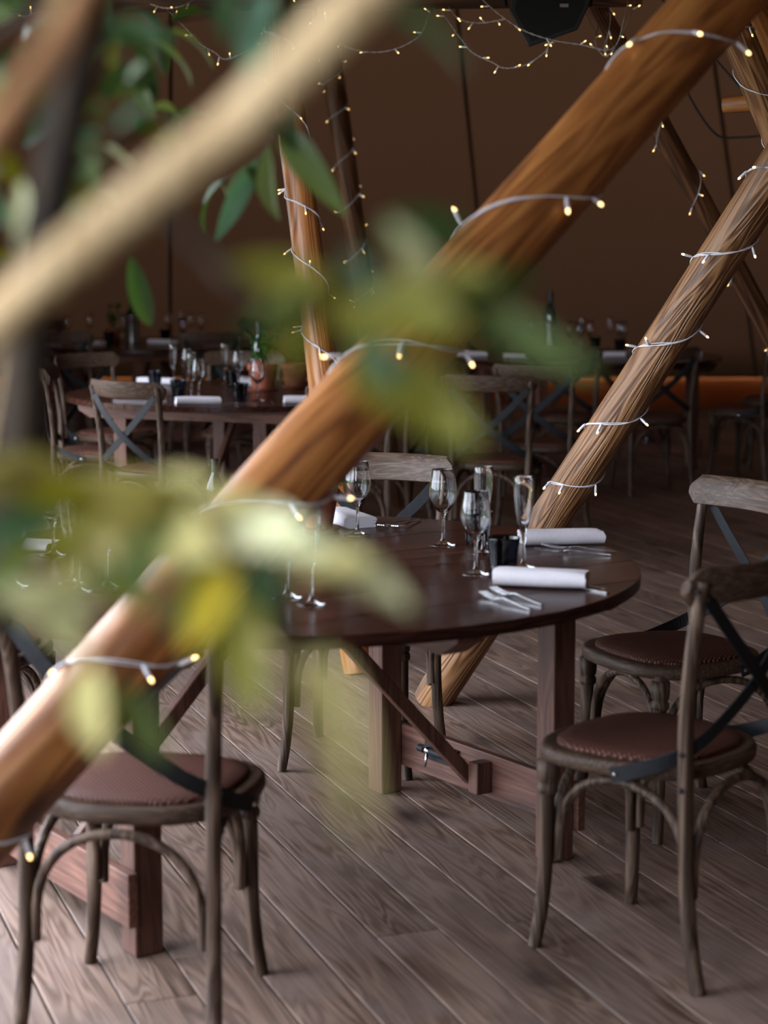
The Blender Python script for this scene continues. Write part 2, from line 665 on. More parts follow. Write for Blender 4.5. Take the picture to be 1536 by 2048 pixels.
# the open side: canvas between and above the doorways
for ya, yb in ((1.45, 2.95), (6.3, 7.0), (7.0, 8.5)):
    sheet('wall_left', LP(ya, -.07), LP(yb, -.07), LP(yb, top_z(yb)), LP(ya, top_z(ya)), M['canvas'], 12, 8, .02, ya)
sheet('wall_left', LP(10.0, -.07), LP(ZB, -.07), LP(15.8, 4.4), LP(10.0, top_z(10.0)), M['canvas'], 20, 10, .02, 2.2)
sheet('wall_left', LP(-1.6, -.07), LP(1.45, -.07), LP(1.45, 1.1), LP(-1.6, 1.1), M['canvas'], 12, 4, .01, 7.3)
sheet('wall_left', LP(-1.6, 2.45), LP(1.45, 2.45), LP(1.45, top_z(1.45)), LP(-1.6, top_z(-1.6)), M['canvas'], 12, 3, .01, 8.3)
for ya, yb in ((2.95, 6.3), (8.5, 10.0)):
    sheet('wall_left', LP(ya, DOOR_H), LP(yb, DOOR_H), LP(yb, top_z(yb)), LP(ya, top_z(ya)), M['canvas'], 16, 6, .02, 3.3)
sheet('wall_right', (7, ZB, -.07), (4.5, -1.6, -.07), (4.3, -1.6, 2.8), (6.3, 15.8, 4.4), M['canvas'], 30, 10, .05, 3.1)
sheet('wall_front', (4.5, -1.6, -.07), (-1.15, -1.6, -.07), LP(-1.6, 2.6), (4.3, -1.6, 2.8), M['canvas'], 20, 10, .02, 5.4)
# timber posts standing in the doorway
for yq in (4.31,):
    m = MB()
    q = Vector((wall_x(yq) + .03, yq, 0))
    m.tube([q, q + Vector((.02, 0, .8)), q + Vector((.07, 0, 1.6)), q + Vector((.12, 0, 2.3))], [.055, .053, .05, .048], 16)
    struct(m.build('trim_2', M['trestle'], None, 'auto'))
# roof: canvas slopes up to the peak
apex = Vector((.6, 8.0, 6.4))
rim = [LP(-1.6, 2.6), LP(7.0, top_z(7.0)), LP(15.8, 4.4), Vector((6.3, 15.8, 4.4)), Vector((4.3, -1.6, 2.8))]
rm = MB()
R = 10
for a, b in zip(rim, rim[1:] + rim[:1]):
    vs, fs = [], []
    for j in range(R + 1):
        t = j / R
        for i in range(R + 1):
            s = i / R
            e = a.lerp(b, s)
            p = e.lerp(apex, t)
            p.z -= .3 * math.sin(PI * t) * .6
            vs.append(p)
    for j in range(R):
        for i in range(R):
            q = j * (R + 1) + i
            fs.append((q, q + 1, q + R + 2, q + R + 1))
    rm.add(vs, fs)
ro = struct(rm.build('ceiling', M['canvas'], None, True))
ro.modifiers.new('thickness', 'SOLIDIFY').thickness = .004
# sewn seams on the back canvas
for (x0, x1) in ((-1.95, -1.62), (1.0, .44), (3.4, 2.3), (-4.0, -3.4)):
    m = MB()
    path = []
    for j in range(15):
        t = j / 14
        path.append(Vector((x0 + (x1 - x0) * t, ZB - 2.4 * t - .03 - .06 * math.sin(PI * t), sk + (4.4 - sk) * t)))
    m.ribbon(path, [(0, -1, -.7)] * 15, .03, .012)
    m.build('seam', M['seam'], wb)


# ---------------------------------------------------------------- tent poles
SURF = {}    # the uneven skin of each log, for what is wound round it


def log(name, p0, p1, r0, r1, mat, label, seed=0.0, group='leaning timber poles of the tent'):
    p0, p1 = Vector(p0), Vector(p1)
    ln = (p1 - p0).length
    m = MB()
    seg, rings = 28, max(12, int(ln / .05))
    vs, fs = [], []
    kn = random.Random(int(seed * 100) + 5)
    knots = [(kn.uniform(.2, ln), kn.uniform(0, 2 * PI)) for _ in range(int(ln * 2.2))]
    for j in range(rings + 1):
        z = ln * j / rings
        r = r0 + (r1 - r0) * j / rings
        ox = .012 * noise.noise(Vector((z * .6, seed, 1)))
        oy = .012 * noise.noise(Vector((z * .6, seed, 9)))
        for k in range(seg):
            a = 2 * PI * k / seg
            q = 1 + .05 * noise.noise(Vector((math.cos(a) * 1.2, math.sin(a) * 1.2, z * .9 + seed)))
            q += .018 * noise.noise(Vector((math.cos(a) * 5, math.sin(a) * 5, z * 1.5 + seed)))
            for kz, ka in knots:
                da = (a - ka + PI) % (2 * PI) - PI
                dd = ((z - kz) / .07) ** 2 + (da / .35) ** 2
                if dd < 4:
                    q += .045 * math.exp(-dd * 1.5)
            end = 1.0
            if j == 0 or j == rings:
                end = .93
            vs.append(Vector((ox + r * q * end * math.cos(a), oy + r * q * end * math.sin(a), z)))
    for j in range(rings):
        for k in range(seg):
            k2 = (k + 1) % seg
            fs.append((j * seg + k, j * seg + k2, (j + 1) * seg + k2, (j + 1) * seg + k))
    fs += [tuple(range(seg - 1, -1, -1)), tuple(rings * seg + k for k in range(seg))]
    m.add(vs, fs)
    o = m.build(name, mat, None, 'auto')
    o.location = p0
    o.rotation_mode = 'QUATERNION'
    o.rotation_quaternion = Vector((0, 0, 1)).rotation_difference((p1 - p0).normalized())
    tag(o, label, 'tent pole', group)
    q = o.rotation_quaternion
    SURF[(round(p0.x, 4), round(p0.y, 4))] = BVHTree.FromPolygons([p0 + q @ v.co for v in o.data.vertices], [f.vertices[:] for f in o.data.polygons])
    return p0, p1, r0, r1


def through(a, b, zlo, zhi):
    """extend the line a-b to the heights zlo and zhi"""
    d = (b - a) / (b.z - a.z)
    return a + d * (zlo - a.z), a + d * (zhi - a.z)


P1 = log('tent_pole', *through(at(110, 1480, 3.31), at(1330, 120, 3.96), -.0, 3.5), .0755, .076, M['pole'],
         'thick orange varnished log leaning over the laid round table, wound with white lights', 1.0)
P2 = log('tent_pole', *through(on(862, 1404), at(1468, 470, 6.0), -.0, 3.9), .066, .062, M['pole_pale'],
         'dry brown deeply grained log standing behind the rolled napkin, lights tied round', 2.0)
P3 = log('tent_pole', *through(on(716, 1345), at(566, 100, 7.35), -.0, 3.6), .056, .052, M['pole'],
         'slim golden upright log behind the foliage with a lit white cable', 3.0)
P4 = log('tent_pole', *through(at(716, 500, 10.9), at(660, 130, 10.6), -.0, 4.0), .060, .056, M['pole_dark'],
         'dark brown slim log behind the golden upright one', 4.0)
P5 = log('tent_pole', *through(at(1536, 225, 6.45), at(1462, 50, 6.35), -.0, 3.6), .054, .052, M['pole_pale'],
         'pale log crossing behind the thick orange one near the wooden crossbar', 5.0)
P6 = log('tent_pole', *through(at(1500, 590, 8.4), at(1210, 50, 7.75), -.0, 4.0), .046, .044, M['pole_dark'],
         'dark brown log below the black loudspeaker, sprinkled with tiny lights', 6.0)
P7 = log('tent_pole', *through(at(1536, 65, 7.3), at(1502, 0, 7.25), -.0, 3.8), .05, .048, M['pole'],
         'reddish log just behind the pale log at the crossbar', 7.0)
BEAM_Y = 7.52
bz = at(700, 0, BEAM_Y).z
m0, m1 = Vector((-1.75, BEAM_Y, bz - .01)), Vector((.95, BEAM_Y + .02, bz + .02))
BM = log('tent_beam', m0, m1, .045, .043, M['pole_dark'], 'dark horizontal beam log carrying swags of fairy lights and the loudspeaker', 8.0, None)
log('tent_crossbar', at(1447, 210, 6.75), at(1640, 200, 6.62), .028, .028, M['pole'], 'short orange-brown round crossbar end tied to the pale log', 9.0, None)

# guy ropes near the crossbar
m = MB()
ra, rb = at(1405, 90, 6.9), at(1515, 215, 6.9)
m.tube([ra + (ra - rb) * 1.2, ra, rb, rb + (rb - ra) * .15], .005, 6)
tag(m.build('guy_rope', M['rope'], None, True), 'taut dark rope running down to the orange-brown crossbar', 'rope')
m = MB()
m.tube(smoothpath([at(1330, 60, 8.2), at(1370, 175, 8.2), at(1425, 262, 8.2), at(1470, 275, 8.2), at(1560, 255, 8.2), at(1640, 150, 8.2)], 8), .005, 6)
tag(m.build('guy_rope', M['rope'], None, True), 'slack dark cable looping below the crossbar in front of the canvas', 'rope')


# ---------------------------------------------------------------- fairy lights
def case_mesh(big):
    m = MB()
    s = big
    m.lathe([(0, 0), (.0022 * s, 0), (.0034 * s, .004 * s), (.0040 * s, .006 * s), (.0040 * s, .024 * s), (.0034 * s, .0255 * s), (0, .0255 * s)], 10)
    return m.mesh('bulb_holder', M['case'], 'auto')


def led_mesh(big, mat):
    m = MB()
    s = big
    m.lathe([(0, .0245 * s), (.0031 * s, .0245 * s), (.0033 * s, .029 * s), (.0026 * s, .0325 * s), (.0012 * s, .034 * s), (0, .0343 * s)], 10)
    return m.mesh('led', mat, True)


CASE, LED = case_mesh(1.05), led_mesh(1.05, M['led'])
CASE_S, LED_S = case_mesh(.8), led_mesh(.95, M['led_dim'])


def bulb(root, pos, direction, small=False):
    c = link('bulb', CASE_S if small else CASE, root)
    c.location = pos - root.location
    c.rotation_mode = 'QUATERNION'
    c.rotation_quaternion = Vector((0, 0, 1)).rotation_difference(Vector(direction).normalized())
    link('led', LED_S if small else LED, c)
    return c


def along(p0, p1, px, py):
    best = min(range(0, 601), key=lambda i: (Vector(pix(p0.lerp(p1, i / 600))) - Vector((px, py))).length)
    return best / 600


def wound(pole, anchors, sense, label, bulbs, lo=0.0, hi=1.0, small=False, strands=2, mat='wire', seed=1):
    """a cable wound round a pole. anchors: measured points where it passes the pole's left side,
    from the foot up. sense +1: climbs to the right over the front. bulbs: turn fractions."""
    p0, p1, r0, r1 = pole
    ln = (p1 - p0).length
    ax = (p1 - p0).normalized()
    e1 = (Vector((0, 0, CAM_H)) - p0.lerp(p1, .4))
    e1 = (e1 - ax * e1.dot(ax)).normalized()
    e2 = ax.cross(e1)
    if e2.x < 0:
        e2 = -e2
    ts = [along(p0, p1, *a) for a in anchors]
    ts.sort()
    pitch = (ts[-1] - ts[0]) / (len(ts) - 1)
    while ts[0] > lo:
        ts.insert(0, ts[0] - pitch)
    while ts[-1] < hi:
        ts.append(ts[-1] + pitch)
    rr = random.Random(seed)
    skin = SURF[(round(p0.x, 4), round(p0.y, 4))]

    def place(i, fr, lift):
        t = ts[i] + (ts[i + 1] - ts[i]) * fr
        ph = -PI / 2 + 2 * PI * fr * 1.0
        if sense < 0:
            ph = -PI / 2 - 2 * PI * fr
        d = e1 * math.cos(ph) + e2 * math.sin(ph)
        c = p0.lerp(p1, t)
        # lie on the log's uneven skin
        hit = skin.ray_cast(c + d * (r0 * 2.2), -d, r0 * 2.2)[0]
        if hit is None:
            hit = c + d * (r0 + (r1 - r0) * t)
        return t, hit + d * lift, d

    root = thing('fairy_lights', p0, label, 'fairy lights', 'fairy light strings in the tent')
    for s in range(strands):
        path = []
        for i in range(len(ts) - 1):
            for k in range(36):
                fr = k / 36
                t, q, d = place(i, fr, .0024)
                if lo <= t <= hi:
                    tw = (i * 36 + k) * .5 + s * 2 * PI / strands
                    wob = .004 * noise.noise(Vector((i + fr * 3, seed, s)))
                    path.append(q + (ax * math.cos(tw) + d * abs(math.sin(tw))) * .0022 + ax * wob * 2)
        mm = MB()
        mm.tube(path, .0016 if not small else .0015, 5)
        mm.build('cable', M[mat], root, True, origin=p0)
    for i in range(len(ts) - 1):
        for fr in bulbs:
            f2 = fr + rr.uniform(-.05, .05)
            t, q, d = place(i, max(0, min(1, f2)), .0062)
            if lo < t < hi:
                dr = d * rr.uniform(.25, .8) + Vector((0, 0, -1)) * rr.uniform(-.4, .9) + ax * rr.uniform(-.6, .4)
                side = (dr - d * dr.dot(d)).length
                dr += d * max(0.0, .3 * side - dr.dot(d))      # hangs against the wood, not into it
                bulb(root, q, dr, small)
    return root


wound(P1, [(120, 1375), (400, 1060), (690, 735), (928, 455), (1232, 108)], 1,
      'white double cable of fairy lights wound round the thick orange log', (.05, .27, .47, .72), .06, .86, seed=3)
wound(P2, [(1088, 962), (1168, 848), (1256, 692), (1392, 520), (1492, 345)], 1,
      'white cable of fairy lights wound tightly round the dry grained log', (.04, .2, .45, .75), .05, .85, False, 3, seed=4)
wound(P3, [(605, 662), (586, 497), (578, 392), (562, 172), (542, 58)], -1,
      'bright white fairy light cable wound round the slim golden upright log', (.03, .12, .42, .7), .3, .95, True, 3, seed=5)
wound(P4, [(735, 520), (715, 420), (690, 335), (665, 240), (650, 170), (640, 100)], 1,
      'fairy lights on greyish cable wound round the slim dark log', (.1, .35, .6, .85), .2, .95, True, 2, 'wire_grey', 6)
wound(P6, [(1480, 560), (1405, 410), (1325, 295), (1225, 100)], 1,
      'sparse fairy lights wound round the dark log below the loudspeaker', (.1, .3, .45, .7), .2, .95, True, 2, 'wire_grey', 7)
wound(P5, [(1475, 155), (1410, 20)], -1,
      'single white cable of fairy lights wound round the pale log', (.3, .6), .2, .9, True, 2, seed=8)


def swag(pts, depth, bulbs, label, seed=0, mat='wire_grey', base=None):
    # the ends are looped over the front of the beam
    P = smoothpath([at(q[0], q[1], q[2] if len(q) > 2 else (BEAM_Y - .048 if (i in (0, len(pts) - 1) and q[1] < 25) else depth)) for i, q in enumerate(pts)], 10)
    root = thing('fairy_lights', P[0], label, 'fairy lights', 'fairy light strings in the tent')
    rr = random.Random(seed)
    for s in range(2):
        path = []
        for i, p in enumerate(P):
            a = i * 1.1 + s * PI
            path.append(p + Vector((0, math.sin(a), math.cos(a))) * .0022)
        mm = MB()
        mm.tube(path, .0016, 5)
        mm.build('cable', M[mat], root, True, origin=P[0])
    n = len(P)
    for k in range(bulbs):
        i = int((k + .5) / bulbs * (n - 1))
        q = P[i]
        bulb(root, q, (rr.uniform(-.7, .7), rr.uniform(-.8, .4), rr.uniform(-1, .5)), True)
    return root


swag([(648, 16), (660, 66), (690, 92), (740, 104), (790, 98), (838, 72), (856, 34), (868, 16)], 7.42, 6,
     'fairy light swag in a shallow curve hanging left of the rope on the canvas', 11)
swag([(880, 17), (900, 48), (925, 82), (945, 105), (985, 125), (1010, 136), (1050, 130), (1085, 108), (1102, 86), (1108, 85, 7.166)], 7.2, 9,
     'deepest fairy light swag hanging from the beam below the loudspeaker', 12)
swag([(898, 16), (920, 38), (960, 46), (1012, 38, 7.285)], 7.34, 6, 'short dark fairy light loop between the beam and the loudspeaker', 13)
swag([(960, -5), (1000, 30), (1050, 62), (1105, 80), (1165, 90), (1190, 96), (1215, 100), (1235, 85), (1250, 30), (1258, -12)], 7.16, 8,
     'fairy light cable crossing in front of the loudspeaker to the thick log', 14)
swag([(1199, 45, 7.705), (1190, 82, 7.45), (1213, 112, 7.2), (1246, 66, 7.2), (1264, 22, 7.3), (1270, 2)], 7.2, 3, 'fairy light cable looped at the dark log beside the loudspeaker', 15)
swag([(300, 8), (330, 16), (365, 12), (390, -4)], 7.38, 3, 'bright white fairy light cable tied along the beam', 16, 'wire')
swag([(335, 20), (370, 55), (400, 88), (430, 105), (448, 118), (478, 110), (535, 82, 7.33)], 7.38, 6, 'thin fairy light strand drooping from the beam behind the leaves', 17)
swag([(636, 16), (622, 80), (640, 110), (614, 118)], 7.40, 4, 'fairy light tail hanging beside the golden upright log', 18)
swag([(10, 4), (45, 32), (80, 25), (120, 50), (155, 14)], 7.38, 4, 'fairy lights glinting among the dark leaves below the beam end', 19)

# ---------------------------------------------------------------- loudspeaker on the beam
sp = thing('loudspeaker', at(1095, 46, 7.36), 'black angular loudspeaker hung from the beam', 'loudspeaker')
L0 = Vector(sp.location)
m = MB()
poly = [(-.125, .165), (.135, .165), (.145, .06), (.10, -.035), (-.075, -.095), (-.145, .03)]
vs = [Vector((x, -.10, z)) for x, z in poly] + [Vector((x * .8, .10, z * .8 + .02)) for x, z in poly]
n = len(poly)
m.add(vs, [tuple(range(n - 1, -1, -1)), tuple(range(n, 2 * n))] + [(i, (i + 1) % n, n + (i + 1) % n, n + i) for i in range(n)])
m.build('case', M['black'], sp, bevel=.006)
m = MB()
ins = [(x * .86, (z - .03) * .84 + .03) for x, z in poly]
m.add([Vector((x, -.104, z)) for x, z in ins] + [Vector((x, -.098, z)) for x, z in ins],
      [tuple(range(n - 1, -1, -1)), tuple(range(n, 2 * n))] + [(i, (i + 1) % n, n + (i + 1) % n, n + i) for i in range(n)])
gr = m.build('grille', M['mesh'], sp)
m = MB()
m.box((.05, -.1065, .05), (.03, .004, .012))
m.build('badge', M['brushed'], gr)
m = MB()
m.tube([(-.15, 0, .06), (-.165, .02, .12), (-.16, .1, .165), (0, .13, .175), (.16, .1, .165), (.165, .02, .12), (.15, 0, .06)], .008, 6)
m.build('bracket', M['iron'], sp, True)

# ---------------------------------------------------------------- tables
TR = .885


def make_table(name, loc, rz, label, group):
    t = thing(name, loc, label, 'table', group, rz)
    nb = 8
    wd = 2 * TR / nb
    for i in range(nb):
        x0, x1 = -TR + i * wd + .0012, -TR + (i + 1) * wd - .0012
        poly = []
        K = 14
        for k in range(K + 1):
            x = x0 + (x1 - x0) * k / K
            poly.append((x, math.sqrt(max(0.0, TR * TR - x * x)) + 1e-5))
        for k in range(K, -1, -1):
            x = x0 + (x1 - x0) * k / K
            poly.append((x, -math.sqrt(max(0.0, TR * TR - x * x)) - 1e-5))
        m = MB()
        m.prism(poly, .722, .75)
        m.build('board', M['top'], t, bevel=.0015, segs=1)
    # battens under the boards with chamfered ends
    for y, hl in ((-.578, .61), (0, .80), (.578, .61)):
        m = MB()
        pr_ = [(-hl, .722), (hl, .722), (hl - .01, .69), (hl - .07, .655), (-hl + .07, .655), (-hl + .01, .69)]
        vs = [(x, y - .035, z) for x, z in pr_] + [(x, y + .035, z) for x, z in pr_]
        n = len(pr_)
        m.add(vs, [tuple(range(n)), tuple(range(2 * n - 1, n - 1, -1))] + [(i, n + i, n + (i + 1) % n, (i + 1) % n) for i in range(n)])
        m.build('batten', M['trestle_x'], t, bevel=.003)
    for sy in (-1, 1):
        for sx in (-1, 1):
            m = MB()
            m.box((sx * .375, sy * .578, .345), (.068, .068, .69))
            m.build('leg', M['trestle'], t, bevel=.004)
        m = MB()
        m.box((0, sy * .624, .135), (.85, .024, .12))
        bd = m.build('stretcher', M['trestle_x'], t, bevel=.003)
        m = MB()
        m.box((.055, sy * .587, .135), (.04, .05, .085))
        m.build('block', M['trestle'], bd, bevel=.004)
        m = MB()
        m.tube([(-.24, sy * .600, .15), (-.05, sy * .600, .15)], .011, 10)
        m.box((-.145, sy * .608, .15), (.15, .008, .05))
        bl = m.build('bolt', M['iron'], bd)
        m = MB()
        m.tube([(-.19, sy * .592, .150), (-.19, sy * .583, .108)], .0045, 6)
        m.tube([(-.215, sy * .600, .15), (-.185, sy * .600, .15)], .0115, 10)
        m.build('bolt_handle', M['steel'], bd, True)
        m = MB()
        m.beam((.018, sy * .587, .12), (.018, sy * .06, .675), .036, .026, (1, 0, 0))
        m.build('brace', M['trestle'], t, bevel=.003)
    return t


TC = Vector((-.262, 4.815, 0))
TRZ = math.radians(-55.6)
T1 = make_table('round_table', TC, TRZ, 'round dark varnished table under the thick leaning log, with folding trestle legs', 'round folding tables')
remember(T1)


def table_copy(loc, rz, label):
    c = copy_tree(T1)
    c.location = loc
    c.rotation_euler = (0, 0, rz)
    c['label'] = label
    return c


T2C = Vector((-.74, 10.22, 0))
T3C = Vector((-1.72, 14.9, 0))
T4C = Vector((1.37, 13.35, 0))
table_copy(T2C, math.radians(-20), 'round dark table with terracotta herb pots, behind the slim golden log')
table_copy(T3C, math.radians(30), 'round dark table carrying a steel wine cooler with a dark bottle, by the canvas')
table_copy(T4C, math.radians(-65), 'round dark table with a tall pale bottle cooler, in the dim corner by the canvas')


# ---------------------------------------------------------------- chairs
def make_chair(label, group):
    t = thing('cross_back_chair', (0, 0, 0), label, 'chair', group)

    def outline(k, sc_=1.0, K=40):
        pts = []
        for i in range(K):
            a = 2 * PI * i / K
            c, s = math.cos(a), math.sin(a)
            e = 2 / 2.7
            x = .222 * sc_ * math.copysign(abs(c) ** e, c)
            y = .212 * sc_ * math.copysign(abs(s) ** e, s)
            x *= 1 + .09 * (y / .212)
            pts.append((x, y))
        return pts

    m = MB()
    K = 40
    rings = [(.93, .424), (.985, .428), (1.0, .436), (1.0, .450), (.985, .458), (.95, .461), (.84, .459)]
    vs, fs = [], []
    for s, z in rings:
        vs += [(x, y, z) for x, y in outline(0, s)]
    for j in range(len(rings) - 1):
        for i in range(K):
            i2 = (i + 1) % K
            fs.append((j * K + i, j * K + i2, (j + 1) * K + i2, (j + 1) * K + i))
    fs.append(tuple(range(K - 1, -1, -1)))
    fs.append(tuple((len(rings) - 1) * K + i for i in range(K)))
    m.add(vs, fs)
    m.build('seat', M['chair_rail'], t, True)
    m = MB()
    rings = [(.86, .458), (.855, .466), (.83, .471), (.7, .476), (.45, .478), (.2, .479)]
    vs, fs = [], []
    for s, z in rings:
        vs += [(x, y, z) for x, y in outline(0, s)]
    for j in range(len(rings) - 1):
        for i in range(K):
            i2 = (i + 1) % K
            fs.append((j * K + i, j * K + i2, (j + 1) * K + i2, (j + 1) * K + i))
    fs.append(tuple((len(rings) - 1) * K + i for i in range(K)))
    fs.append(tuple(range(K - 1, -1, -1)))
    m.add(vs, fs)
    m.build('seat_pad', M['rattan'], t, True)
    for s in (-1, 1):
        m = MB()
        path = smoothpath([(s * .197, -.252, 0), (s * .191, -.228, .10), (s * .187, -.212, .24), (s * .188, -.206, .44),
                           (s * .190, -.206, .58), (s * .198, -.222, .72), (s * .206, -.248, .865)], 6)
        n = len(path)
        m.tube(path, [.0165 if i / n < .6 else .0165 - .0025 * (i / n - .6) / .4 for i in range(n)], 12)
        bl = m.build('back_leg', M['chair'], t, 'auto')
        for z, y in ((.845, -.245), (.50, -.206), (.425, -.206)):
            q = MB()
            q.lathe([(0, 0), (.006, 0), (.006, .003), (.003, .005), (0, .005)], 8)
            b = q.build('bolt', M['iron'], bl)
            b.location = (s * .2195 if z > .8 else s * .2045, y, z)
            b.rotation_euler = (0, s * PI / 2, 0)
        m = MB()
        path = smoothpath([(s * .168, .155, .435), (s * .170, .158, .30), (s * .172, .158, .18), (s * .179, .163, .08), (s * .190, .172, 0)], 6)
        n = len(path)
        m.tube(path, [.0185 - .004 * i / n for i in range(n)], 12)
        fl = m.build('front_leg', M['chair'], t, 'auto')
        q = MB()
        q.lathe([(.017, .345), (.0225, .348), (.024, .356), (.0225, .365), (.019, .37), (.0225, .375), (.0245, .39), (.0245, .42), (.017, .424)], 14, (s * .1685, .1565, 0))
        q.build('collar', M['chair'], fl, True)

    def arch(a, b, zl, zt):
        a, b = Vector(a), Vector(b)
        pts = []
        for i in range(21):
            g = PI * i / 20
            k = .5 - .5 * math.cos(g)
            z = zl + (zt - zl) * (math.sin(g) ** .62)
            pts.append(Vector((a.x + (b.x - a.x) * k, a.y + (b.y - a.y) * k, z)))
        mm = MB()
        mm.tube(pts, .0105, 9)
        mm.build('arch_brace', M['chair'], t, 'auto')

    arch((-.168, -.216, .19), (.168, -.216, .19), .19, .412)
    arch((-.148, .150, .19), (.148, .150, .19), .19, .410)
    for s in (-1, 1):
        arch((s * .178, -.205, .2), (s * .158, .132, .2), .2, .405)
    # curved top rail
    m = MB()
    vs, fs = [], []
    W = 24
    prof = [(-.010, 0), (-.013, .02), (-.013, .05), (-.009, .072), (-.002, .079), (.006, .075), (.010, .05), (.010, .02), (.006, .002), (-.004, -.003)]
    for i in range(W + 1):
        u = -1 + 2 * i / W
        x = .232 * u
        y = -.284 + .062 * u * u
        sh = 1.0 if abs(u) < .9 else math.sqrt(max(.12, 1 - ((abs(u) - .9) / .1) ** 2 * .85))
        for py, pz in prof:
            zc = .040
            zz = .812 + zc + (pz - zc) * sh
            vs.append((x, y - py * (1 if sh > .9 else .9) - (zz - .84) * .25, zz))
    P_ = len(prof)
    for i in range(W):
        for k in range(P_):
            k2 = (k + 1) % P_
            fs.append((i * P_ + k, i * P_ + k2, (i + 1) * P_ + k2, (i + 1) * P_ + k))
    fs += [tuple(range(P_)), tuple(W * P_ + k for k in range(P_ - 1, -1, -1))]
    m.add(vs, fs)
    m.build('top_rail', M['chair_rail'], t, 'auto')
    # crossing iron straps, carried on to the sides of the seat
    for s in (-1, 1):
        off = .003 * s
        pts = smoothpath([(s * .198, -.250, .835), (s * .12, -.262 + off, .745), (0, -.263 + off, .635), (-s * .12, -.238 + off, .545),
                          (-s * .178, -.208, .505), (-s * .2075, -.16, .475), (-s * .2275, -.09, .448), (-s * .231, -.05, .437)], 6)
        nr = []
        n = len(pts)
        for i in range(n):
            k = i / (n - 1)
            if k < .55:
                nr.append((0, -1, 0))
            else:
                g = min(1, (k - .55) / .3)
                nr.append((-s * g, -(1 - g), 0))
        m = MB()
        m.ribbon(pts, nr, .033, .004)
        st = m.build('cross_strap', M['iron'], t, bevel=.001, segs=1)
        q = MB()
        q.lathe([(0, 0), (.006, 0), (.0055, .003), (.003, .005), (0, .0055)], 10)
        b = q.build('rivet', M['steel'], st)
        b.location = (-s * .2325, -.062, .440)
        b.rotation_euler = (0, -s * PI / 2, 0)
        q = MB()
        q.lathe([(0, 0), (.006, 0), (.0055, .003), (.003, .005), (0, .0055)], 10)
        b = q.build('rivet', M['iron'], st)
        b.location = (s * .192, -.254, .826)
        b.rotation_euler = (PI / 2, 0, 0)
    return t


CH = make_chair('x', 'cross-back chairs at the table under the thick log')
remember(CH)
used = [False]


def chair(x, y, face, label, group):
    """face: heading the seat looks to, as a vector"""
    if used[0]:
        c = copy_tree(CH)
    else:
        c = CH
        used[0] = True
    c.location = (x, y, 0)
    c.rotation_euler = (0, 0, math.atan2(face[1], face[0]) - PI / 2)
    c['label'] = label
    c['group'] = group
    return c


G1 = 'cross-back chairs at the table under the thick log'
chair(-.475, 3.91, (.17, .98), 'cross-back chair behind the thick orange log, its rattan seat facing the table', G1)
chair(.585, 4.240, (-.757, .654), 'cross-back chair beside the table leg below the white napkin and bright forks', G1)
chair(.768, 5.20, (-.89, -.46), 'cross-back chair at the table edge by the foot of the dry grained log', G1)
chair(-.074, 5.775, (-.24, -.97), 'cross-back chair between the table and the feet of two logs, facing them from across', G1)
chair(-1.125, 5.23, (.95, -.32), 'cross-back chair half hidden by the tree trunk, seat under the table rim', G1)
G2 = 'cross-back chairs at the table with herb pots'
chair(-1.04, 9.30, (.60, .80), 'pale-railed cross-back chair in front of the herb pot table, napkin beyond its rail', G2)
chair(-1.46, 10.12, (1, .05), 'cross-back chair seen side on beside the pale-railed chair', G2)
chair(-.245, 9.30, (-.45, .9), 'cross-back chair with wide black strap beside the golden log', G2)
chair(-.80, 11.20, (0, -1), 'cross-back chair on the canvas side of the herb pot table', G2)
chair(-1.50, 11.05, (.75, -.65), 'dark cross-back chair behind the side-on chair', G2)
chair(-.03, 9.78, (-.95, .3), 'cross-back chair with pale end rail beyond the olive leaves', G2)
G3 = 'cross-back chairs at the table with the steel wine cooler'
chair(-2.12, 13.95, (.35, .93), 'cross-back chair with black strap before the wine cooler table', G3)
chair(-1.28, 13.9, (-.4, .9), 'dark cross-back chair with low rail below the wine cooler napkins', G3)
chair(-1.12, 15.75, (-.6, -.8), 'cross-back chair behind the glasses of the wine cooler table', G3)
chair(-2.45, 15.5, (.8, -.5), 'cross-back chair at the far rim of the wine cooler table', G3)
G4 = 'cross-back chairs at the table with the pale bottle cooler'
chair(.56, 9.72, (.25, .97), 'dark cross-back chair showing its full iron cross beyond the wine glasses', G4)
chair(.86, 10.5, (.35, .93), 'cross-back chair just behind the one with the full iron cross', G4)
chair(1.62, 12.10, (-.2, .98), 'cross-back chair beside the dry grained log in the dim corner', G4)
chair(1.10, 12.15, (.1, .99), 'cross-back chair behind the dry grained log', G4)
chair(2.30, 12.55, (-.75, .6), 'cross-back chair turned sideways next to the dim corner table', G4)
chair(2.62, 13.35, (-1, .1), 'cross-back chair at the outer rim of the dim corner table', G4)
chair(.85, 14.5, (.4, -.9), 'cross-back chair between the dim corner table and the canvas', G4)


# ---------------------------------------------------------------- tableware
def lathe_obj(name, prof, mat, seg=28, twist=None, smooth=True):
    m = MB()
    m.lathe(prof, seg, twist=twist)
    return m.mesh(name, mat, smooth)


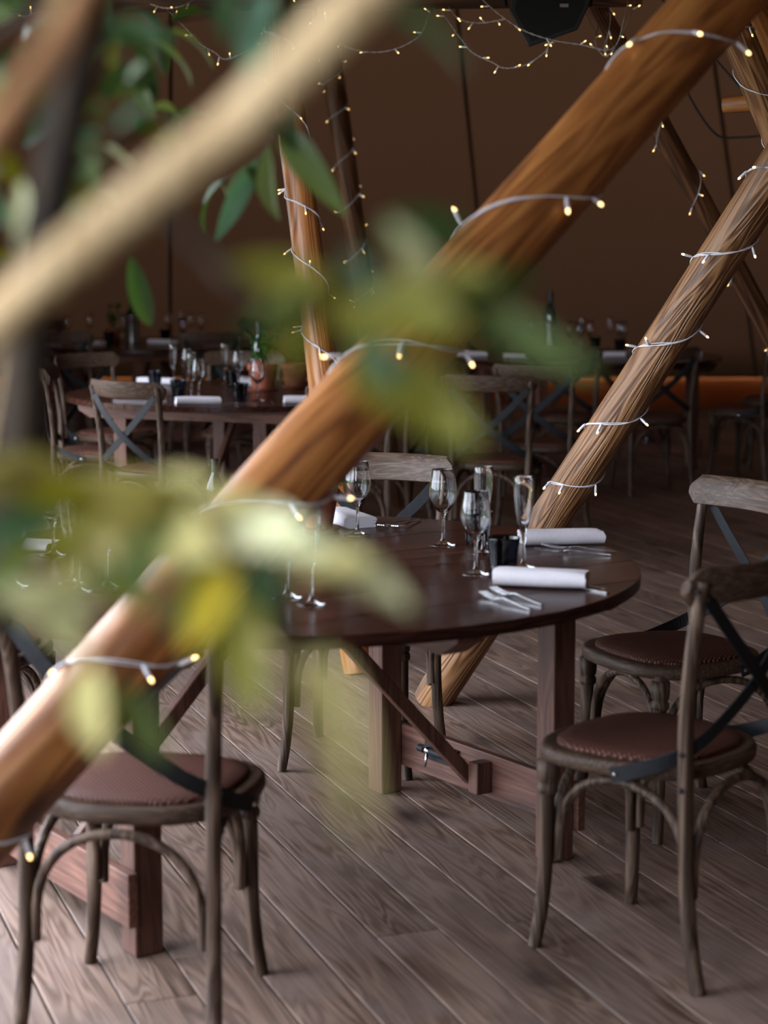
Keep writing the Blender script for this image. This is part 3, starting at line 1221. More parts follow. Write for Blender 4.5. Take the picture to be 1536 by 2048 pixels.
wine_prof = [(0, 0), (.034, 0), (.0355, .0012), (.034, .0025), (.018, .006), (.007, .012), (.0045, .02), (.0038, .045), (.0040, .072), (.0065, .082),
             (.016, .092), (.026, .104), (.0335, .120), (.0365, .136), (.0355, .152), (.0325, .172), (.0292, .198), (.0286, .1995), (.0280, .198),
             (.0313, .172), (.0343, .152), (.0353, .136), (.0323, .1206), (.0248, .1056), (.014, .094), (.004, .0885), (0, .0875)]
flute_prof = [(0, 0), (.031, 0), (.0325, .0012), (.031, .0025), (.014, .006), (.006, .012), (.0040, .022), (.0036, .060), (.0045, .078), (.0085, .090),
              (.0155, .112), (.0205, .138), (.0232, .165), (.0243, .195), (.0245, .222), (.0240, .2235), (.0235, .222), (.0232, .195), (.0221, .165),
              (.0194, .139), (.0143, .113), (.0060, .093), (0, .090)]
tumb_prof = [(0, 0), (.0285, 0), (.0305, .002), (.0325, .02), (.0365, .06), (.0405, .0855), (.0412, .088), (.0402, .089), (.0385, .086), (.0345, .06),
             (.0305, .024), (.0285, .014), (0, .012)]
WINE = lathe_obj('wine_glass', wine_prof, M['glass'], 32)
FLUTE = lathe_obj('champagne_flute', flute_prof, M['glass'], 28)


def facet(g, r, z):
    if .004 < z < .072 and r > .030:
        return 1 - .05 * abs(math.cos(g * 6)) ** 3
    return 1


TUMB = lathe_obj('tumbler', tumb_prof, M['smoke'], 48, facet)


def napkin_mesh(ln, wd, layers, th):
    """a linen napkin folded over: a smooth rounded fold along one side, the open layers on the other"""
    top = layers * th
    sec = []
    K = 9
    xl, xr = -wd / 2 + top * .5, wd / 2
    for i in range(7):
        x = xr + (xl - xr) * i / 6
        sec.append((x, .0006))
    for i in range(1, K):
        a_ = -PI / 2 - PI * i / K
        sec.append((xl + top * .62 * math.cos(a_), top / 2 + top / 2 * math.sin(a_)))
    for i in range(9):
        x = xl + (xr - xl) * i / 8
        sec.append((x, top * (1 - .12 * (i / 8) ** 2)))
    for i in range(layers - 1, 0, -1):
        z = top * .88 * i / layers
        o = .004 * ((i * 7) % 3 - 1)
        sec += [(xr + .002 + o, z + th * .42), (xr + .002 + o, z + th * .10), (xr - .010, z), (xr + .001 + o, z - th * .10)]
    sec.append((xr + .003, th * .3))
    m = MB()
    S = 12
    vs, fs = [], []
    n = len(sec)
    for j in range(S + 1):
        t = 2 * j / S - 1
        y = ln / 2 * t
        for x, z in sec:
            f = 1 - .09 * abs(t) ** 5 * (z / top)
            wob = .0035 * noise.noise(Vector((x * 16, y * 11, z * 20)))
            skew = .006 * noise.noise(Vector((x * 12, 3, z * 70)))
            vs.append((x + wob, y + skew * abs(t), max(.0005, z * f + wob * (z / top))))
    for j in range(S):
        for i in range(n):
            i2 = (i + 1) % n
            fs.append((j * n + i, j * n + i2, (j + 1) * n + i2, (j + 1) * n + i))
    fs += [tuple(range(n - 1, -1, -1)), tuple(S * n + i for i in range(n))]
    m.add(vs, fs)
    return m.mesh('napkin', M['napkin'], 'auto')


NAP = napkin_mesh(.212, .092, 3, .0125)
NAP_LOW = napkin_mesh(.20, .11, 3, .007)


def fork_mesh():
    m = MB()
    pts = [(0, .0025), (.03, .004), (.07, .007), (.105, .010), (.122, .007), (.135, .0045)]
    wid = [.0095, .0085, .006, .0048, .006, .019]
    path = smoothpath([(x, 0, z) for x, z in pts], 5)
    n = len(path)
    vs, fs = [], []
    for i, p in enumerate(path):
        k = i / (n - 1) * (len(wid) - 1)
        a = min(int(k), len(wid) - 2)
        wv = wid[a] + (wid[a + 1] - wid[a]) * (k - a)
        for y, z in ((-.5, 0), (0, -.0012), (.5, 0), (.5, .0018), (0, .0012), (-.5, .0018)):
            vs.append((p.x, y * wv, p.z + z))
    for i in range(n - 1):
        for k in range(6):
            k2 = (k + 1) % 6
            fs.append((i * 6 + k, i * 6 + k2, (i + 1) * 6 + k2, (i + 1) * 6 + k))
    fs += [tuple(range(5, -1, -1)), tuple((n - 1) * 6 + k for k in range(6))]
    m.add(vs, fs)
    m.box((.142, 0, .0055), (.016, .0205, .002))
    for k in range(4):
        y = -.0087 + k * .0058
        m.beam((.148, y, .0055), (.172, y, .0075), .0030, .0018)
        m.beam((.172, y, .0075), (.196, y * .97, .0125), .0026, .0016)
    return m.mesh('fork', M['steel'], 'auto')


def knife_mesh():
    m = MB()
    poly = [(0, -.005), (.005, -.0065), (.09, -.0045), (.115, -.0075), (.19, -.0085), (.215, -.004), (.222, .004), (.20, .006), (.115, .0055), (.09, .0045), (.005, .0065), (0, .005)]
    m.prism(poly, .0003, .0032)
    return m.mesh('knife', M['steel'], False, bevel=.0006, segs=1)


FORK, KNIFE = fork_mesh(), knife_mesh()
ZT = .7503


def put(name, me, x, y, label, cat, group, rz=0.0, z=ZT):
    o = link(name, me)
    o.location = (x, y, z)
    o.rotation_euler = (0, 0, rz)
    return tag(o, label, cat, group)


def spot(px, py, h=.75):
    p = on(px, py, h)
    return p.x, p.y


GW, GF, GT, GN, GC = ('wine glasses on the table under the thick log', 'champagne flutes on the table under the thick log',
                      'smoked tumblers on the table under the thick log', 'folded napkins on the table under the thick log', 'cutlery on the table under the thick log')
put('wine_glass', WINE, *spot(715, 1070), 'empty wine glass in front of the folded napkin beside the herb pot', 'wine glass', GW)
put('wine_glass', WINE, *spot(886, 1091), 'empty wine glass standing alone, fork pair behind it', 'wine glass', GW)
put('wine_glass', WINE, *spot(951, 1149), 'empty wine glass beside the smoked tumbler and the two bright forks', 'wine glass', GW)
put('wine_glass', WINE, *spot(575, 1196), 'empty wine glass next to the flute behind the sage leaf', 'wine glass', GW)
put('wine_glass', WINE, *spot(107, 1112), 'round wine glass with clear bowl above the sage leaves', 'wine glass', GW)
put('wine_glass', WINE, *spot(214, 1176), 'wine glass whose foot shows between the leaves beside the thick log', 'wine glass', GW)
put('wine_glass', WINE, *spot(30, 1172), 'wine glass half hidden by leaves at the table rim by the trunk', 'wine glass', GW)
put('champagne_flute', FLUTE, *spot(966, 1108), 'tall champagne flute behind two wine glasses', 'flute', GF)
put('champagne_flute', FLUTE, *spot(1046, 1136), 'champagne flute between the smoked tumbler and a rolled napkin', 'flute', GF)
put('champagne_flute', FLUTE, *spot(623, 1210), 'champagne flute on a long stem beside the sage leaf', 'flute', GF)
put('champagne_flute', FLUTE, -.69, 4.44, 'champagne flute among leaves, middle one of three', 'flute', GF)
put('champagne_flute', FLUTE, -.725, 4.55, 'champagne flute among leaves next to the round wine glass', 'flute', GF)
put('champagne_flute', FLUTE, -.57, 4.36, 'champagne flute among leaves next to the thick log', 'flute', GF)
put('champagne_flute', FLUTE, *spot(535, 1086), 'champagne flute rim showing past the upper edge of the thick log', 'flute', GF)
put('tumbler', TUMB, *spot(1006, 1148), 'smoked faceted tumbler beside the white folded napkin', 'tumbler', GT, .2)
put('tumbler', TUMB, *spot(955, 1090), 'smoked tumbler hidden behind the wine glass', 'tumbler', GT, .5)
put('tumbler', TUMB, -.56, 4.62, 'smoked tumbler among leaves by the thick log', 'tumbler', GT)
put('napkin', NAP, *spot(1082, 1172), 'white folded napkin beside two bright forks at the rim', 'napkin', GN, math.radians(78), ZT + .0030)    # lies on the two knives
put('napkin', NAP, *spot(1122, 1086), 'lavender-white rolled napkin before the foot of the dry log', 'napkin', GN, math.radians(99))
put('napkin', NAP, *spot(689, 1047), 'folded napkin standing by the herb pot', 'napkin', GN, math.radians(25))
put('napkin', NAP_LOW, -.95, 5.08, 'flat folded napkin at the rim by the trunk', 'napkin', GN, math.radians(80))
put('napkin', NAP_LOW, -.42, 4.13, 'flat folded napkin under the leaves at the rim', 'napkin', GN, math.radians(5))


def lay(name, me, a, b, label, cat, lift=0.0):
    """lay cutlery with its handle end at a, pointing to b"""
    a, b = on(*a, .75), on(*b, .75)
    return put(name, me, a.x, a.y, label, cat, GC, math.atan2(b.y - a.y, b.x - a.x), ZT + lift)


lay('fork', FORK, (1062, 1222), (930, 1183), 'bright fork lying outermost beside the white napkin', 'fork')
lay('fork', FORK, (1085, 1212), (950, 1174), 'bright fork lying next to the white napkin', 'fork')
lay('fork', FORK, (1222, 1112), (1085, 1106), 'dull fork lying before the rolled napkin', 'fork')
lay('fork', FORK, (1232, 1106), (1100, 1098), 'dull fork touching the rolled napkin', 'fork')
lay('fork', FORK, (823, 1041), (772, 1056), 'dark fork lying behind the lone wine glass', 'fork')
lay('fork', FORK, (840, 1042), (800, 1057), 'dark fork lying beside its pair behind the lone wine glass', 'fork')
lay('knife', KNIFE, (1212, 1181), (1120, 1163), 'knife handle sticking out past the white napkin', 'knife')
lay('knife', KNIFE, (1216, 1187), (1124, 1170), 'second knife handle past the white napkin, nearer the rim', 'knife')


# herb pots and bottles
def herb_leaf_mesh():
    m = MB()
    vs, fs = [], []
    for i in range(6):
        t = i / 5
        wv = .013 * math.sin(PI * min(1, t * 1.02 + .02)) ** .8
        x = .034 * t
        z = .006 * math.sin(t * PI) - .006 * t
        vs += [(x, -wv, z + .004), (x, 0, z), (x, wv, z + .004)]
    for i in range(5):
        for k in range(2):
            q = i * 3 + k
            fs.append((q, q + 1, q + 4, q + 3))
    m.add(vs, fs)
    return m.mesh('herb_leaf', M['herb'], True)


HERB = herb_leaf_mesh()


def herb_pot(x, y, z, s, label, leaves=60, seed=1, hgt=.12):
    t = thing('herb_pot', (x, y, z), label, 'potted herb', 'terracotta herb pots on the tables')
    m = MB()
    m.lathe([(0, .012), (.045 * s, .012), (.058 * s, .085 * s), (.064 * s, .086 * s), (.066 * s, .112 * s), (.060 * s, .112 * s), (.054 * s, .09 * s), (0, .088 * s)], 28)
    m.build('pot', M['terra'], t, 'auto')
    m = MB()
    m.lathe([(0, 0), (.06 * s, 0), (.068 * s, .012), (.066 * s, .0125), (.058 * s, .0055), (0, .005)], 28)
    m.build('saucer', M['terra'], t, 'auto')
    m = MB()
    m.lathe([(0, .1 * s), (.035 * s, .1 * s), (.057 * s, .096 * s), (0, .09 * s)], 20)
    m.build('soil', M['soil'], t, True)
    rr = random.Random(seed)
    m = MB()
    tips = []
    for k in range(9):
        a = rr.uniform(0, 2 * PI)
        r = rr.uniform(.2, 1) * .05 * s
        top = Vector((r * 1.4 * math.cos(a), r * 1.4 * math.sin(a), .1 * s + hgt * rr.uniform(.5, 1)))
        bs = Vector((r * .4 * math.cos(a), r * .4 * math.sin(a), .095 * s))
        m.tube([bs, bs.lerp(top, .5) + Vector((.004, 0, 0)), top], .0016, 5)
        tips.append((bs, top))
    m.build('stems', M['herb'], t, True)
    for k in range(leaves):
        bs, top = rr.choice(tips)
        p = bs.lerp(top, rr.uniform(.3, 1.0))
        o = link('leaf', HERB, t)
        o.location = p
        o.rotation_euler = (rr.uniform(-.5, .5), rr.uniform(-.9, .6), rr.uniform(0, 2 * PI))
        k_ = rr.uniform(.8, 1.5)
        o.scale = (k_, k_, k_)
    return t


herb_pot(*spot(632, 1062), ZT, 1.0, 'terracotta herb pot behind the thick log beside the folded napkin', 46, 2, .075)
herb_pot(-.63, 10.35, ZT, 1.25, 'large terracotta herb pot with pale stick on the table behind the golden log', 60, 3, .20)
herb_pot(-.47, 10.55, ZT, 1.15, 'terracotta herb pot with a bushy top touching the golden log', 60, 4, .22)


def bottle(x, y, z, label, mat='dark_bottle', s=1.0, group='bottles on the tables', paper=True):
    t = thing('wine_bottle', (x, y, z), label, 'bottle', group)
    m = MB()
    m.lathe([(0, 0), (.034, 0), (.037, .004), (.037, .17), (.034, .195), (.022, .222), (.0145, .24), (.0135, .29), (.0155, .291), (.0155, .298), (0, .298)], 24)
    m.build('body', M[mat], t, 'auto')
    m = MB()
    m.lathe([(.0142, .245), (.0148, .245), (.0148, .288), (.0165, .289), (.0165, .300), (0, .301)], 20)
    m.build('foil', M['foil'], t, 'auto')
    if paper:
        m = MB()
        m.lathe([(.0373, .05), (.0376, .05), (.0376, .13), (.0373, .13)], 24)
        m.build('paper_label', M['napkin'], t, True)
    t.scale = (s, s, s)
    return t


def cooler(x, y, z, label):
    t = thing('wine_cooler', (x, y, z), label, 'wine cooler', 'wine coolers on the tables')
    m = MB()
    m.lathe([(0, 0), (.050, 0), (.054, .004), (.054, .195), (.056, .2), (.053, .203), (.0505, .198), (.0505, .01), (0, .008)], 32)
    m.build('cylinder', M['brushed'], t, 'auto')
    m = MB()
    m.lathe([(.0545, .165), (.0558, .166), (.0558, .172), (.0545, .173)], 32)
    m.build('band', M['steel'], t, True)
    return t


pg = on(431, 1062, .75)
bottle(pg.x, pg.y, ZT, 'green glass bottle beside the thick log on the laid table', 'greenglass', .66, paper=False)
bottle(-.66, 10.55, ZT, 'dark bottle rising behind the terracotta herb pots', 'dark_bottle', 1.15)
cooler(-1.885, 14.95, ZT, 'steel wine cooler with a bottle in it, on the table by the canvas')
bottle(-1.885, 14.95, ZT + .012, 'dark bottle with foil neck standing in the steel wine cooler', 'dark_bottle', 1.1)
cooler(1.16, 13.95, ZT, 'pale steel bottle cooler on the dim corner table')
bottle(1.16, 13.95, ZT + .012, 'black tall bottle standing in the pale steel cooler', 'dark_bottle', 1.32)
herb_pot(-2.04, 15.05, ZT, .9, 'slim herb pot beside the steel wine cooler', 30, 5, .22)

# place settings on the tables behind
settings = [
    # (x, y) of the objects were read from the photograph on each table top
    (T2C, 'on the herb pot table behind the golden log', [
        ('wine_glass', (398, 800)), ('wine_glass', (477, 778)), ('wine_glass', (516, 802)), ('wine_glass', (375, 772)),
        ('champagne_flute', (347, 772)), ('champagne_flute', (384, 797)), ('champagne_flute', (450, 770)),
        ('tumbler', (360, 796)), ('tumbler', (481, 803)), ('tumbler', (467, 775)), ('tumbler', (310, 775)),
        ('napkin', (396, 808, 100)), ('napkin', (272, 797, 80)), ('napkin', (316, 768, 70)), ('napkin', (612, 806, 95)), ('napkin', (492, 768, 10)),
        ('fork', (408, 817, 4)), ('knife', (556, 812, 97)), ('fork', (330, 803, 90))]),
    (T3C, 'on the wine cooler table by the canvas', [
        ('wine_glass', (125, 676)), ('wine_glass', (135, 684)), ('wine_glass', (345, 672)), ('wine_glass', (366, 690)), ('wine_glass', (402, 680)),
        ('wine_glass', (428, 670)), ('champagne_flute', (247, 690)), ('champagne_flute', (232, 684)), ('champagne_flute', (370, 674)), ('tumbler', (218, 688)),
        ('tumbler', (330, 682)), ('napkin', (325, 688, 60)), ('napkin', (435, 684, 90)), ('napkin', (180, 690, 70)), ('napkin', (15, 690, 100)),
        ('knife', (150, 698, 20))]),
    (T4C, 'on the dim corner table by the canvas', [
        ('wine_glass', (1134, 697)), ('wine_glass', (1158, 702)), ('wine_glass', (1182, 692)), ('wine_glass', (1262, 694)), ('wine_glass', (1285, 690)),
        ('wine_glass', (1030, 690)), ('wine_glass', (975, 690)), ('champagne_flute', (1160, 682)), ('champagne_flute', (1292, 684)), ('champagne_flute', (990, 700)),
        ('tumbler', (1190, 700)), ('tumbler', (1240, 704)), ('tumbler', (1010, 702)), ('napkin', (1238, 714, 95)), ('napkin', (1370, 712, 85)),
        ('napkin', (1040, 715, 90)), ('napkin', (945, 712, 80)), ('napkin', (1130, 716, 20)), ('fork', (1100, 720, 100)), ('fork', (1005, 722, 90))]),
]
what = {'wine_glass': (WINE, 'wine glass', 'wine glasses', 'empty wine glass standing '), 'champagne_flute': (FLUTE, 'flute', 'champagne flutes', 'empty champagne flute standing '),
        'tumbler': (TUMB, 'tumbler', 'tumblers', 'smoked tumbler standing '), 'napkin': (NAP, 'napkin', 'napkins', 'folded linen napkin lying '),
        'fork': (FORK, 'fork', 'forks', 'steel fork lying '), 'knife': (KNIFE, 'knife', 'knives', 'steel knife lying ')}
RAD = {'wine_glass': .037, 'champagne_flute': .034, 'tumbler': .043, 'napkin': .075, 'fork': .02, 'knife': .02}
OWN = {
    ('wine_glass', 398): 'empty wine glass close behind the rolled napkin on the herb pot table',
    ('wine_glass', 477): 'empty wine glass next to the tall flute and the herb pots',
    ('wine_glass', 516): 'empty wine glass in front of the terracotta herb pot',
    ('wine_glass', 375): 'empty wine glass behind a flute, far from the herb pots',
    ('champagne_flute', 347): 'empty flute at the chair end of the herb pot table',
    ('champagne_flute', 384): 'empty flute behind the rolled napkin on the herb pot table',
    ('champagne_flute', 450): 'empty flute standing free in the middle of the herb pot table',
    ('tumbler', 360): 'smoked tumbler touching the rolled napkin on the herb pot table',
    ('tumbler', 481): 'smoked tumbler beside the wine glass in front of the terracotta pot',
    ('tumbler', 467): 'smoked tumbler behind the flute on the herb pot table',
    ('tumbler', 310): 'smoked tumbler beyond the pale chair rail on the herb pot table',
    ('napkin', 396): 'rolled linen napkin at the rim of the herb pot table, fork before it',
    ('napkin', 272): 'white napkin showing below the pale chair rail',
    ('napkin', 316): 'white napkin beyond the pale chair rail beside a tumbler',
    ('napkin', 612): 'white napkin beside the golden log behind the wide black strap',
    ('napkin', 492): 'white napkin leaning behind the terracotta herb pot',
    ('fork', 408): 'steel fork before the rolled napkin on the herb pot table',
    ('fork', 330): 'steel fork between napkins on the herb pot table',
    ('napkin', 1238): 'lavender napkin half behind the dry grained log on the dim corner table',
    ('napkin', 1370): 'napkin behind the dark chair rail on the dim corner table',
    ('tumbler', 218): 'smoked tumbler beside the flutes next to the steel wine cooler',
    ('napkin', 325): 'pinkish folded napkin next to the steel wine cooler',
    ('napkin', 435): 'white flat napkin above the dark low chair rail',
}
for C_, where, items in settings:
    taken = [(o.location.x, o.location.y, .085) for o in bpy.data.objects if not o.parent and o.name.split('.')[0] in ('herb_pot', 'wine_cooler', 'wine_bottle')]
    for nm, q in items:
        me, cat, grp, lab = what[nm]
        p = on(q[0], q[1], .75)
        d = Vector((p.x - C_.x, p.y - C_.y, 0))
        if d.length > TR - .09:
            d *= (TR - .09 - .04 * rnd.random()) / d.length
        for _ in range(60):
            for ox, oy, orr in taken:
                e = Vector((C_.x + d.x - ox, C_.y + d.y - oy, 0))
                gap = RAD[nm] + orr - e.length
                if gap > 0:
                    d += (e.normalized() if e.length > 1e-4 else Vector((1, 0, 0))) * (gap + .002)
            if d.length > TR - .05:
                d *= (TR - .07) / d.length
        taken.append((C_.x + d.x, C_.y + d.y, RAD[nm]))
        rz = math.radians(q[2]) if len(q) > 2 else rnd.uniform(0, 3)
        put(nm, me, C_.x + d.x, C_.y + d.y, OWN.get((nm, q[0]), lab + where), cat, grp + ' ' + where, rz)

# ---------------------------------------------------------------- the leafy tree at the entrance
tx, ty = -.37, 1.33
tree = thing('potted_tree', (tx, ty, 0), 'leafy tree with pale branch, long olive and sage leaves, shaded trunk', 'tree')
O = Vector((tx, ty, 0))
m = MB()
m.lathe([(0, 0), (.13, 0), (.135, .01), (.17, .33), (.18, .335), (.18, .37), (.165, .37), (.155, .31), (0, .30)], 36)
m.build('planter', M['planter'], tree, 'auto')
m = MB()
m.lathe([(0, .33), (.1, .33), (.156, .325), (0, .30)], 28)
m.build('soil', M['soil'], tree, True)


def dep(d):
    # the crown hangs close to the entrance, its longest twigs reach into the tent
    return d * .76 if d <= 1.9 else 1.444 + (d - 1.9) * 2.0


def twig(pts, r0, r1, mat, name='branch', raw=None):
    P = [p if isinstance(p, Vector) else at(p[0], p[1], dep(p[2])) for p in pts]
    r0, r1 = r0 * .8, r1 * .8
    P = smoothpath(P, 8)
    n = len(P)
    mm = MB()
    path = [p + Vector((noise.noise(p * 7), noise.noise(p * 7 + Vector((5, 0, 0))), 0)) * .003 for p in P]
    mm.tube(path, [r0 + (r1 - r0) * i / (n - 1) for i in range(n)], 10 if r0 > .006 else 6)
    mm.build(name, M[mat], tree, True, origin=O)
    return P


trunk = twig([Vector((tx, ty, .3)), Vector((tx + .01, ty, .7)), Vector((tx + .04, ty, 1.1)), (18, 1060, 1.75), (62, 620, 1.75), (112, 350, 1.73), (190, 0, 1.72), (250, -300, 1.74), (280, -620, 1.78)], .026, .014, 'bark_shaded', 'trunk')
twig([Vector((tx + .03, ty, .85)), (-210, 1100, 1.55), (-140, 790, 1.42), (0, 632, 1.36), (240, 430, 1.33), (480, 240, 1.31), (740, -10, 1.24), (930, -210, 1.20)], .0155, .0175, 'bark')
twig([(-230, 1000, 1.56), (-130, 500, 1.36), (-40, 310, 1.3), (70, 160, 1.28), (185, -50, 1.27), (260, -230, 1.3)], .013, .010, 'bark_red')
twig([(90, 330, 1.74), (72, 400, 1.9), (50, 480, 1.9), (22, 620, 1.85), (-5, 790, 1.8), (-30, 950, 1.8)], .0035, .002, 'bark', 'twig')
twig([(300, 385, 1.325), (400, 500, 1.30), (500, 585, 1.28), (700, 625, 1.28), (880, 605, 1.30), (1000, 650, 1.33)], .0040, .002, 'bark_shaded', 'twig')
twig([(30, 960, 1.75), (150, 1005, 1.5), (300, 1020, 1.4), (430, 1055, 1.36), (560, 1105, 1.33), (610, 1180, 1.32)], .0050, .0018, 'bark', 'twig')
twig([(720, 624, 1.28), (740, 700, 1.27), (770, 760, 1.265), (830, 805, 1.26)], .0025, .0015, 'bark', 'twig')
twig([(150, 1005, 1.5), (190, 1110, 1.45), (190, 1240, 1.42), (180, 1340, 1.42)], .003, .0015, 'bark', 'twig')
twig([(430, 1055, 1.36), (480, 1130, 1.34), (500, 1230, 1.33), (555, 1310, 1.25)], .003, .0015, 'bark', 'twig')
twig([(150, 170, 1.73), (215, 75, 2.2), (300, 55, 2.7), (370, 40, 2.85), (450, 30, 2.9)], .004, .0015, 'bark_shaded', 'twig')
twig([(105, 370, 1.73), (190, 310, 2.2), (280, 268, 2.6), (360, 245, 2.8), (430, 232, 2.85)], .004, .0015, 'bark_shaded', 'twig')
twig([(560, 165, 1.305), (575, 205, 1.9), (560, 250, 2.5), (520, 315, 2.75), (440, 365, 2.85)], .004, .0015, 'bark_shaded', 'twig')
twig([(115, 340, 1.73), (150, 370, 2.1), (200, 380, 2.5), (250, 470, 2.7), (262, 520, 2.75)], .003, .0015, 'bark_shaded', 'twig')
twig([(640, 95, 1.3), (730, 20, 1.38), (800, 30, 1.42)], .003, .0015, 'bark', 'twig')
twig([(220, -150, 1.73), (380, -60, 1.8), (540, -25, 1.85), (560, 10, 1.85)], .004, .002, 'bark_shaded', 'twig')
twig([(180, 40, 1.72), (90, 20, 1.9), (10, 60, 2.1), (-60, 130, 2.2)], .004, .002, 'bark_shaded', 'twig')
twig([(130, 260, 1.72), (60, 230, 1.9), (0, 260, 2.1)], .004, .002, 'bark_shaded', 'twig')
twig([(60, 640, 1.75), (30, 760, 1.85), (-30, 800, 2.0)], .003, .002, 'bark_shaded', 'twig')


def leaf_mesh(name, wr, fold, curl):
    """lance-shaped leaf, base at the origin, tip at x = 1, folded along the midrib"""
    m = MB()
    vs, fs = [], []
    S = 12
    for i in range(S + 1):
        t = i / S
        wv = wr * (math.sin(PI * t ** .85) ** .85 if 0 < t < 1 else 0) * .5 + .006
        z = curl * math.sin(t * PI * .9) - curl * .5 * t * t
        e = fold * wv
        vs += [(t, -wv, z + e), (t, -wv * .5, z + e * .38), (t, 0, z), (t, wv * .5, z + e * .38), (t, wv, z + e)]
    for i in range(S):
        for k in range(4):
            q = i * 5 + k
            fs.append((q, q + 1, q + 6, q + 5))
    m.add(vs, fs)
    return m.mesh(name, LM['GR'], True)


LEAVES = [leaf_mesh('leaf_blade', .36, .35, .06), leaf_mesh('leaf_blade_slim', .22, .45, .10), leaf_mesh('leaf_blade_broad', .42, .3, .05), leaf_mesh('leaf_blade_thin', .06, .4, .06)]
lr = random.Random(5)


def leaf(a, b, da, db, kind, mat, roll=None):
    A, B = at(a[0], a[1], dep(da)), at(b[0], b[1], dep(db))
    t = B - A
    ln = t.length
    o = link('leaf', LEAVES[kind], tree)
    o.material_slots[0].link = 'OBJECT'
    o.material_slots[0].material = LM[mat]
    x = t.normalized()
    view = (Vector((0, 0, CAM_H)) - A).normalized()
    up = (view * .8 + Vector((-.15, 0, .55)))
    z = (up - x * up.dot(x)).normalized()
    z.rotate(Quaternion(x, roll if roll is not None else lr.uniform(-.5, .5)))
    y = z.cross(x)
    Mx = Matrix((x, y, z)).transposed().to_4x4()
    Mx.translation = A - O
    o.matrix_basis = Mx @ Matrix.Diagonal((ln, ln, ln, 1))
    return o


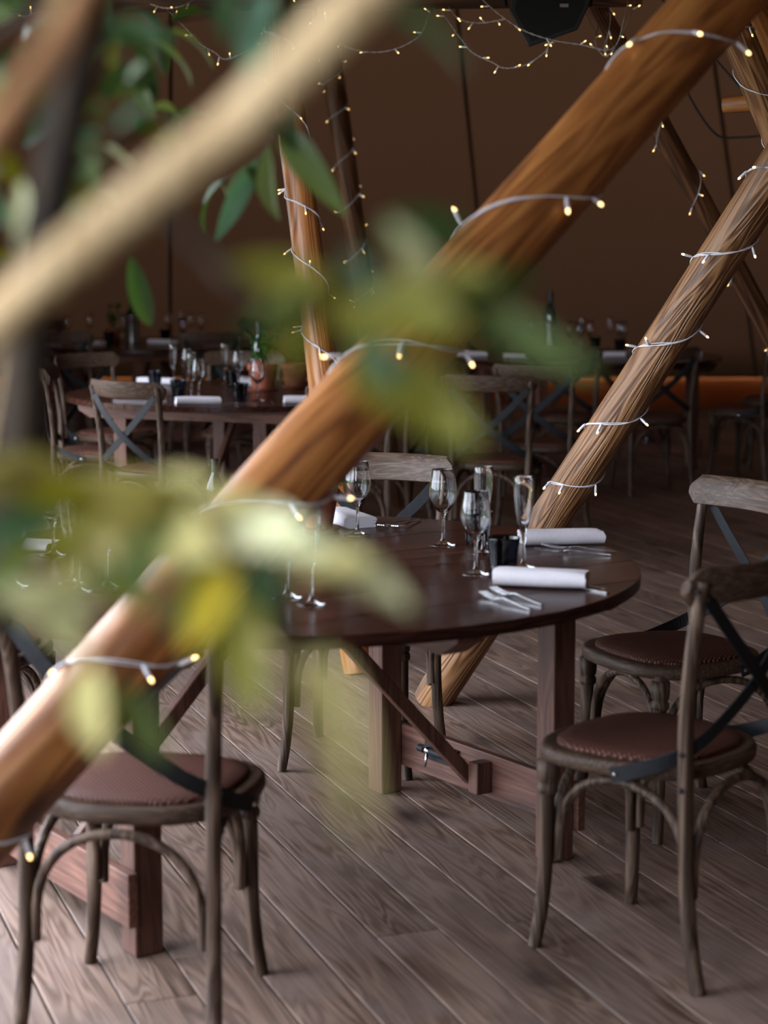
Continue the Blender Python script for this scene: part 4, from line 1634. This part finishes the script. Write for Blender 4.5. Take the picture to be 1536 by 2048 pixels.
NEAR = [
    # twig across the middle
    ((700, 625), (935, 650), 1.28, 1.22, 2, 'OL'), ((690, 620), (455, 525), 1.28, 1.30, 2, 'OL'), ((880, 600), (1195, 752), 1.30, 1.26, 1, 'GR'),
    ((830, 600), (1085, 555), 1.29, 1.33, 1, 'DG'), ((860, 600), (775, 435), 1.30, 1.27, 0, 'SG'), ((745, 480), (945, 455), 1.33, 1.36, 2, 'DG'),
    ((620, 615), (560, 745), 1.28, 1.26, 0, 'OL'), ((690, 735), (965, 865), 1.27, 1.22, 2, 'OL'), ((720, 630), (800, 800), 1.28, 1.24, 0, 'DG'),
    ((770, 730), (915, 905), 1.27, 1.25, 0, 'DG'), ((960, 630), (1075, 720), 1.31, 1.34, 0, 'DG'), ((640, 610), (470, 660), 1.28, 1.25, 1, 'DG'),
    ((840, 610), (990, 545), 1.29, 1.24, 0, 'OL'), ((760, 625), (690, 500), 1.28, 1.3, 0, 'DG'), ((790, 615), (930, 700), 1.29, 1.25, 0, 'OL'),
    # twig low on the left
    ((420, 1045), (660, 1110), 1.36, 1.30, 0, 'SG'), ((555, 1100), (825, 1222), 1.33, 1.27, 0, 'SG'), ((470, 1100), (325, 1265), 1.35, 1.32, 2, 'DG'),
    ((455, 1130), (372, 1305), 1.33, 1.28, 0, 'YL'), ((500, 1110), (570, 1300), 1.34, 1.33, 2, 'DG'), ((478, 1190), (515, 1445), 1.33, 1.26, 0, 'OL'),
    ((570, 1330), (715, 1640), 1.15, .75, 3, 'KH'), ((310, 1025), (80, 1095), 1.4, 1.38, 0, 'OL'), ((340, 1035), (150, 945), 1.38, 1.33, 0, 'KH'),
    ((270, 1020), (430, 960), 1.41, 1.36, 0, 'KH'), ((150, 985), (-50, 930), 1.5, 1.42, 0, 'KH'), ((130, 1010), (-60, 1090), 1.52, 1.5, 0, 'DG'),
    ((190, 1060), (380, 1135), 1.46, 1.4, 0, 'KH'), ((90, 1090), (-40, 1180), 1.5, 1.46, 0, 'GR'), ((165, 1250), (-25, 1185), 1.42, 1.36, 2, 'SG'),
    ((210, 1110), (90, 1215), 1.45, 1.4, 0, 'KH'), ((330, 1190), (150, 1150), 1.4, 1.4, 0, 'GR'), ((400, 1050), (250, 1110), 1.37, 1.33, 0, 'GR'),
    ((175, 1335), (205, 1510), 1.42, 1.35, 0, 'KH'), ((225, 1365), (330, 1525), 1.42, 1.4, 0, 'GR'), ((180, 1320), (90, 1270), 1.42, 1.4, 0, 'SG'),
    ((250, 1080), (290, 1190), 1.42, 1.38, 0, 'GR'), ((330, 1040), (440, 1120), 1.38, 1.3, 0, 'KH'), ((500, 1230), (430, 1330), 1.33, 1.32, 0, 'DG'),
    ((520, 1090), (630, 1050), 1.34, 1.3, 1, 'SG'), ((60, 1000), (-40, 1010), 1.6, 1.55, 0, 'OL'), ((240, 1040), (100, 1010), 1.43, 1.4, 1, 'OL'),
    ((120, 1000), (-30, 980), 1.5, 1.4, 2, 'KH'), ((230, 1015), (40, 1000), 1.44, 1.36, 0, 'OL'), ((320, 1030), (160, 1075), 1.39, 1.33, 2, 'KH'),
    ((250, 1015), (330, 1110), 1.42, 1.36, 0, 'KH'), ((380, 1040), (520, 1000), 1.37, 1.33, 0, 'KH'), ((180, 1100), (20, 1130), 1.45, 1.4, 0, 'OL'),
    ((190, 1180), (60, 1250), 1.43, 1.38, 0, 'SG'), ((190, 1150), (310, 1230), 1.43, 1.4, 0, 'OL'), ((410, 1045), (300, 960), 1.37, 1.35, 0, 'OL'),
    ((600, 1150), (740, 1130), 1.32, 1.26, 0, 'KH'), ((100, 1060), (200, 1150), 1.48, 1.44, 2, 'OL'), ((590, 1140), (480, 1180), 1.32, 1.3, 0, 'DG'),
    ((740, 620), (880, 560), 1.28, 1.24, 2, 'OL'), ((660, 615), (760, 690), 1.28, 1.24, 2, 'OL'), ((930, 620), (1110, 690), 1.31, 1.27, 0, 'KH'),
    ((850, 605), (880, 720), 1.29, 1.26, 0, 'OL'), ((560, 600), (640, 540), 1.28, 1.26, 0, 'OL'), ((720, 740), (870, 800), 1.27, 1.22, 2, 'OL'),
    ((820, 800), (960, 890), 1.26, 1.2, 0, 'OL'), ((520, 590), (600, 680), 1.28, 1.26, 0, 'OL'),
    # upper edge
    ((770, 25), (935, 145), 1.40, 1.46, 0, 'TE'), ((545, -25), (498, 180), 1.85, 1.88, 2, 'TE'), ((560, 0), (600, 120), 1.85, 1.9, 0, 'DG'),
    ((470, -50), (450, 90), 1.82, 1.86, 0, 'DG'),
]
for a, b, da, db, k, mt in NEAR:
    leaf(a, b, da, db, k, mt)
FAR = [
    ((330, 62), (428, 135), 2.75, 2.8, 0, 'GR'), ((300, 85), (385, 172), 2.7, 2.75, 0, 'GR'), ((275, 90), (305, 215), 2.6, 2.65, 0, 'DG'),
    ((250, 70), (232, 160), 2.45, 2.5, 0, 'OL'), ((345, 45), (470, 60), 2.8, 2.9, 1, 'DG'), ((300, 60), (330, 150), 2.7, 2.8, 0, 'DG'),
    ((240, 75), (175, 165), 2.4, 2.4, 0, 'OL'), ((320, 60), (250, 20), 2.7, 2.65, 0, 'DG'), ((290, 100), (290, 190), 2.7, 2.65, 1, 'GR'),
    ((345, 250), (428, 238), 2.78, 2.85, 0, 'DG'), ((275, 272), (350, 285), 2.6, 2.7, 0, 'DG'), ((270, 160), (310, 240), 2.65, 2.6, 1, 'GR'),
    ((360, 240), (300, 215), 2.8, 2.75, 1, 'GR'), ((210, 290), (265, 330), 2.3, 2.3, 1, 'SG'),
    ((560, 248), (692, 432), 2.5, 2.45, 0, 'GR'), ((540, 290), (558, 445), 2.65, 2.7, 1, 'GR'), ((515, 318), (432, 482), 2.75, 2.75, 0, 'TE'),
    ((450, 360), (408, 465), 2.85, 2.9, 0, 'DG'), ((495, 335), (525, 400), 2.75, 2.7, 0, 'DG'), ((500, 330), (470, 440), 2.75, 2.8, 0, 'GR'),
    ((262, 510), (302, 655), 2.75, 2.8, 0, 'DG'), ((165, 395), (82, 535), 2.3, 2.3, 0, 'GR'), ((195, 375), (232, 465), 2.45, 2.4, 1, 'SG'),
    ((180, 380), (165, 470), 2.4, 2.4, 0, 'DG'), ((560, 255), (590, 300), 2.5, 2.4, 0, 'DG'), ((440, 365), (470, 430), 2.85, 2.9, 1, 'GR'),
    ((45, 360), (38, 520), 1.95, 1.95, 1, 'SG'), ((30, 770), (60, 850), 1.86, 1.8, 0, 'OL'),
]
for a, b, da, db, k, mt in FAR:
    leaf(a, b, da, db, 1, mt)
# the dense crown round the stem
for i in range(74):
    x = lr.uniform(-60, 300)
    y = lr.uniform(-60, 520) if x < 190 else lr.uniform(-60, 330)
    if y > 380 and x > 150:
        continue
    d = lr.uniform(1.75, 2.6)
    an = lr.uniform(.2, PI - .2)
    ln = lr.uniform(70, 150) * 1.9 / d
    leaf((x, y), (x + ln * math.cos(an), y + ln * math.sin(an)), d, d + lr.uniform(-.05, .05), lr.choice((0, 0, 1)), lr.choice(('DG', 'DG', 'DG', 'OL', 'GR', 'TE')))
